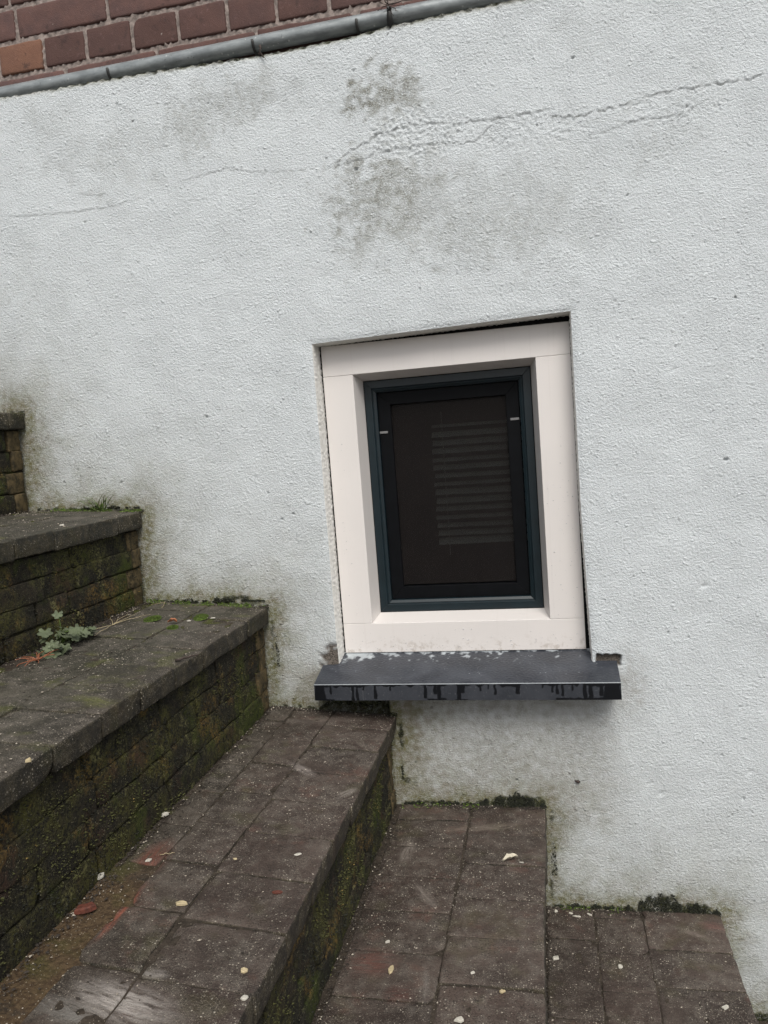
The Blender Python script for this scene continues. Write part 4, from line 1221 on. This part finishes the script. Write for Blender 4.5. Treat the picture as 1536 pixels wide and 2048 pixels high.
def cushion(x, y, r_, h, seed, label):
    rgq = random.Random(seed); V, Fc = [], []
    for k in range(int(650*(r_/.02))):
        a = rgq.uniform(0, 2*math.pi); q_ = math.sqrt(rgq.random()); 
        px_, py_ = math.cos(a)*q_*r_, math.sin(a)*q_*r_*1.3; pz = h*(1-q_*q_)
        d = Vector((px_*.8+rgq.uniform(-.4, .4)*r_, py_*.6+rgq.uniform(-.4, .4)*r_, .02)).normalized()*.003
        sd = d.cross(Vector((rgq.uniform(-1, 1), rgq.uniform(-1, 1), .3))).normalized()*.0006
        o_ = len(V); p = Vector((px_, py_, pz))
        V += [p-sd, p+sd, p+d]; Fc.append((o_, o_+1, o_+2))
    nb = 12
    o_ = len(V); V.append(Vector((0, 0, h)))
    for q_ in (.5, .85, 1.05):
        for k in range(nb):
            a = 2*math.pi*k/nb; V.append(Vector((math.cos(a)*q_*r_, math.sin(a)*q_*r_*1.3, h*max(0, 1-q_*q_)-.001)))
    for k in range(nb): Fc.append((o_, o_+1+k, o_+1+(k+1) % nb))
    for l_ in range(2):
        for k in range(nb): Fc.append((o_+1+l_*nb+k, o_+1+(l_+1)*nb+k, o_+1+(l_+1)*nb+(k+1) % nb, o_+1+l_*nb+(k+1) % nb))
    o = link('moss_cushion', pymesh('moss_cushion', V, Fc), None, MOSSG)
    o.location = (x, y, tread_z(x)); return tag(o, label, 'moss', 'moss cushions on the upper tread')
cushion(*(-0.6864, -0.1189), .014, .006, 1, 'bright green moss cushion next to a white speck on the tread')
cushion(*(-0.7775, -0.1436), .016, .003, 2, 'flat green moss patch nearer the weed on the same tread')
cushion(*(-0.7059, -0.2001), .010, .003, 3, 'smallest green moss patch just in front of the leaf scrap')

# moss and soil crumbs along the joints: nobody could count them
def scatter(name, n, gen, mat, smin, smax, seed, blade=False):
    rgn = np.random.default_rng(seed)
    pts = np.array(gen(rgn, n)); n = len(pts)
    size = rgn.uniform(0, 1, n)**2.2*(smax-smin)+smin
    oct_ = np.array([(1, 0, 0), (-1, 0, 0), (0, 1, 0), (0, -1, 0), (0, 0, .75), (0, 0, -.6)], float)
    ft = np.array([(0, 2, 4), (2, 1, 4), (1, 3, 4), (3, 0, 4), (2, 0, 5), (1, 2, 5), (3, 1, 5), (0, 3, 5)])
    V = oct_[None]*(size[:, None, None]*rgn.uniform(.55, 1.3, (n, 6, 1)))
    ang = rgn.uniform(0, 6.283, n); ca, sa = np.cos(ang), np.sin(ang)
    st_ = rgn.uniform(1, 1.9, n)
    x = V[:, :, 0]*st_[:, None]; y = V[:, :, 1]
    V = np.stack([x*ca[:, None]-y*sa[:, None], x*sa[:, None]+y*ca[:, None], V[:, :, 2]], -1) + pts[:, None, :]
    Fx = (ft[None] + (np.arange(n)*6)[:, None, None]).reshape(-1, 3)
    o = link(name, npmesh(name, V.reshape(-1, 3), Fx, False), None, mat)
    return tag(o, kind='stuff')
def on_treads(rgn, n):
    out = []
    while len(out) < n:
        i = rgn.integers(1, 8); s = STEPS[i]; b = STEPS[i-1]['x']-.014
        x = s['x']-.003 - (s['x']-.003-b)*rgn.random(); y = -rgn.random()**1.2*1.1-.004
        if mnoise.noise(Vector((x*9, y*9, 3))) + .6*mnoise.noise(Vector((x*32, y*32, 5))) + rgn.random()*.5 < .30: continue
        if in_view((x, y, s['z'])): out.append((x, y, tread_z(x, i)+.0006))
    return out
def at_back(rgn, n):
    out = []
    while len(out) < n:
        i = rgn.integers(2, 7); s = STEPS[i]; b = STEPS[i-1]['x']-.013
        if rgn.random() < .6:
            x = b + abs(rgn.normal())*.014; y = -rgn.random()*.95
        else:
            x = b + rgn.random()*(s['x']-b); y = -.003-abs(rgn.normal())*.008
        if mnoise.noise(Vector((x*14, y*14, 8))) + rgn.random()*.7 < .3: continue
        if x < s['x'] and in_view((x, y, s['z'])): out.append((x, y, tread_z(x, i)+.001))
    return out
scatter('pale_grit', 2600, on_treads, GRIT_P, .0004, .0014, 1)
scatter('soil_crumbs', 1500, on_treads, GRIT_D, .0004, .0018, 2)
scatter('soil_crumbs', 5200, at_back, GRIT_D, .0006, .0023, 3)
scatter('pale_grit', 700, at_back, GRIT_P, .0005, .0019, 4)
def moss_line(rgn, n):
    out = []
    while len(out) < n:
        k = rgn.integers(0, len(MOSSY_SPOTS)); x0_, x1_, zlo, zh, w_ = MOSSY_SPOTS[k]
        if rgn.random() > w_: continue
        x = x0_+(x1_-x0_)*rgn.random(); t = (x-x0_)/(x1_-x0_)
        nn = mnoise.noise(Vector((x*45, zlo*9, 2))) + .5*mnoise.noise(Vector((x*130, zlo*9, 4)))
        if nn < -.22: continue
        z = zlo + zh*rgn.random()**1.3*(math.sin(math.pi*min(1, max(0, t)))**.6)*min(1.1, .45+1.1*max(0, nn+.2))
        out.append((x, -.0005-rgn.random()*.003, z))
    return out
MOSSY_SPOTS = [(-0.1812, -0.0388, -.757, .030, 1.0), (0.0892, 0.2809, -.966, .034, 1.0), (-0.3395, -0.1317, -.757, .010, .6), (-0.0340, 0.1505, -.966, .008, .5),
               (-0.8604, -0.5966, -.318, .010, .7), (-1.1040, -0.8620, -.105, .008, .5), (-0.0352, -0.0254, -.90, .14, .05), (-0.5881, -0.5747, -.46, .12, .10), (-0.3298, -0.3172, -.70, .13, .06)]
scatter('moss_fringe', 6500, moss_line, MOSS, .0006, .0022, 5)

# rain drops clinging to the painted frame
M = Mat('water')
M.b.inputs['Transmission Weight'].default_value = .6
WATER = M.done((.93, .95, .97), .06, spec=.6)
def drops(rgn, n):
    out = []
    while len(out) < n:
        t = rgn.random()
        if t < .45: x, z = rgn.uniform(FX0+.01, FX1-.01), FZ0+.004+abs(rgn.normal())*.02
        elif t < .7: x, z = rgn.choice((-.425, -.412, .025, .037))+rgn.normal()*.002, rgn.uniform(-.38, .0)
        else: x, z = rgn.uniform(IX1+.006, FX1-.004), rgn.uniform(-.38, -.05)
        if FZ0+.003 < z < IZ0-.003 or z > IZ0 and (x < IX0-.004 or x > IX1+.004): out.append((x, yF-.0003, z))
    return out
scatter('water_drops', 230, drops, WATER, .0005, .0016, 8)

# cushions of moss and lichen that rough up the risers
def on_risers(lo, hi):
    def gen(rgn, n):
        out = []
        while len(out) < n:
            i = rgn.integers(2, 5); s = STEPS[i]
            y = -rgn.random()*1.0-.006; z = s['z']-.036-rgn.random()*(.182 if i != 2 else .175)
            v = mnoise.noise(Vector((i*3.1, y*13, z*13))) + .6*mnoise.noise(Vector((i*3.1, y*40, z*40)))
            if not (lo < v < hi): continue
            if in_view((s['x']-.014, y, z)): out.append((s['x']-.0146, y, z))
        return out
    return gen
scatter('riser_moss', 5200, on_risers(.12, 2), plain('olive_moss', (.055, .056, .016), .95, .5, 200, .5, 500), .0006, .0021, 11)
scatter('riser_moss', 4200, on_risers(-2, -.05), plain('black_moss', (.014, .015, .009), .95, .5, 200, .5, 500), .0006, .0022, 12)
scatter('riser_lichen', 160, on_risers(.32, 2), plain('ochre_lichen', (.24, .17, .05), .95, .4, 200, .5, 500), .0005, .0015, 13)

def green_line(rgn, n):
    out = []
    spots = [(-1.1040, -0.8561, 2, .9), (-0.8729, -0.5971, 3, .9), (-0.3341, -0.1723, 5, .25), (-0.0240, 0.1029, 6, .2)]
    while len(out) < n:
        x0_, x1_, k, w_ = spots[rgn.integers(0, 4)]
        if rgn.random() > w_: continue
        x = x0_+(x1_-x0_)*rgn.random(); y = -abs(rgn.normal())*.010-.001
        if mnoise.noise(Vector((x*30, y*30, k))) < -.05: continue
        out.append((x, y, tread_z(x, k)+.001+max(0, .006+y*.5)*rgn.random()))
    return out
scatter('green_moss', 1700, green_line, MOSSG, .0006, .0022, 15)
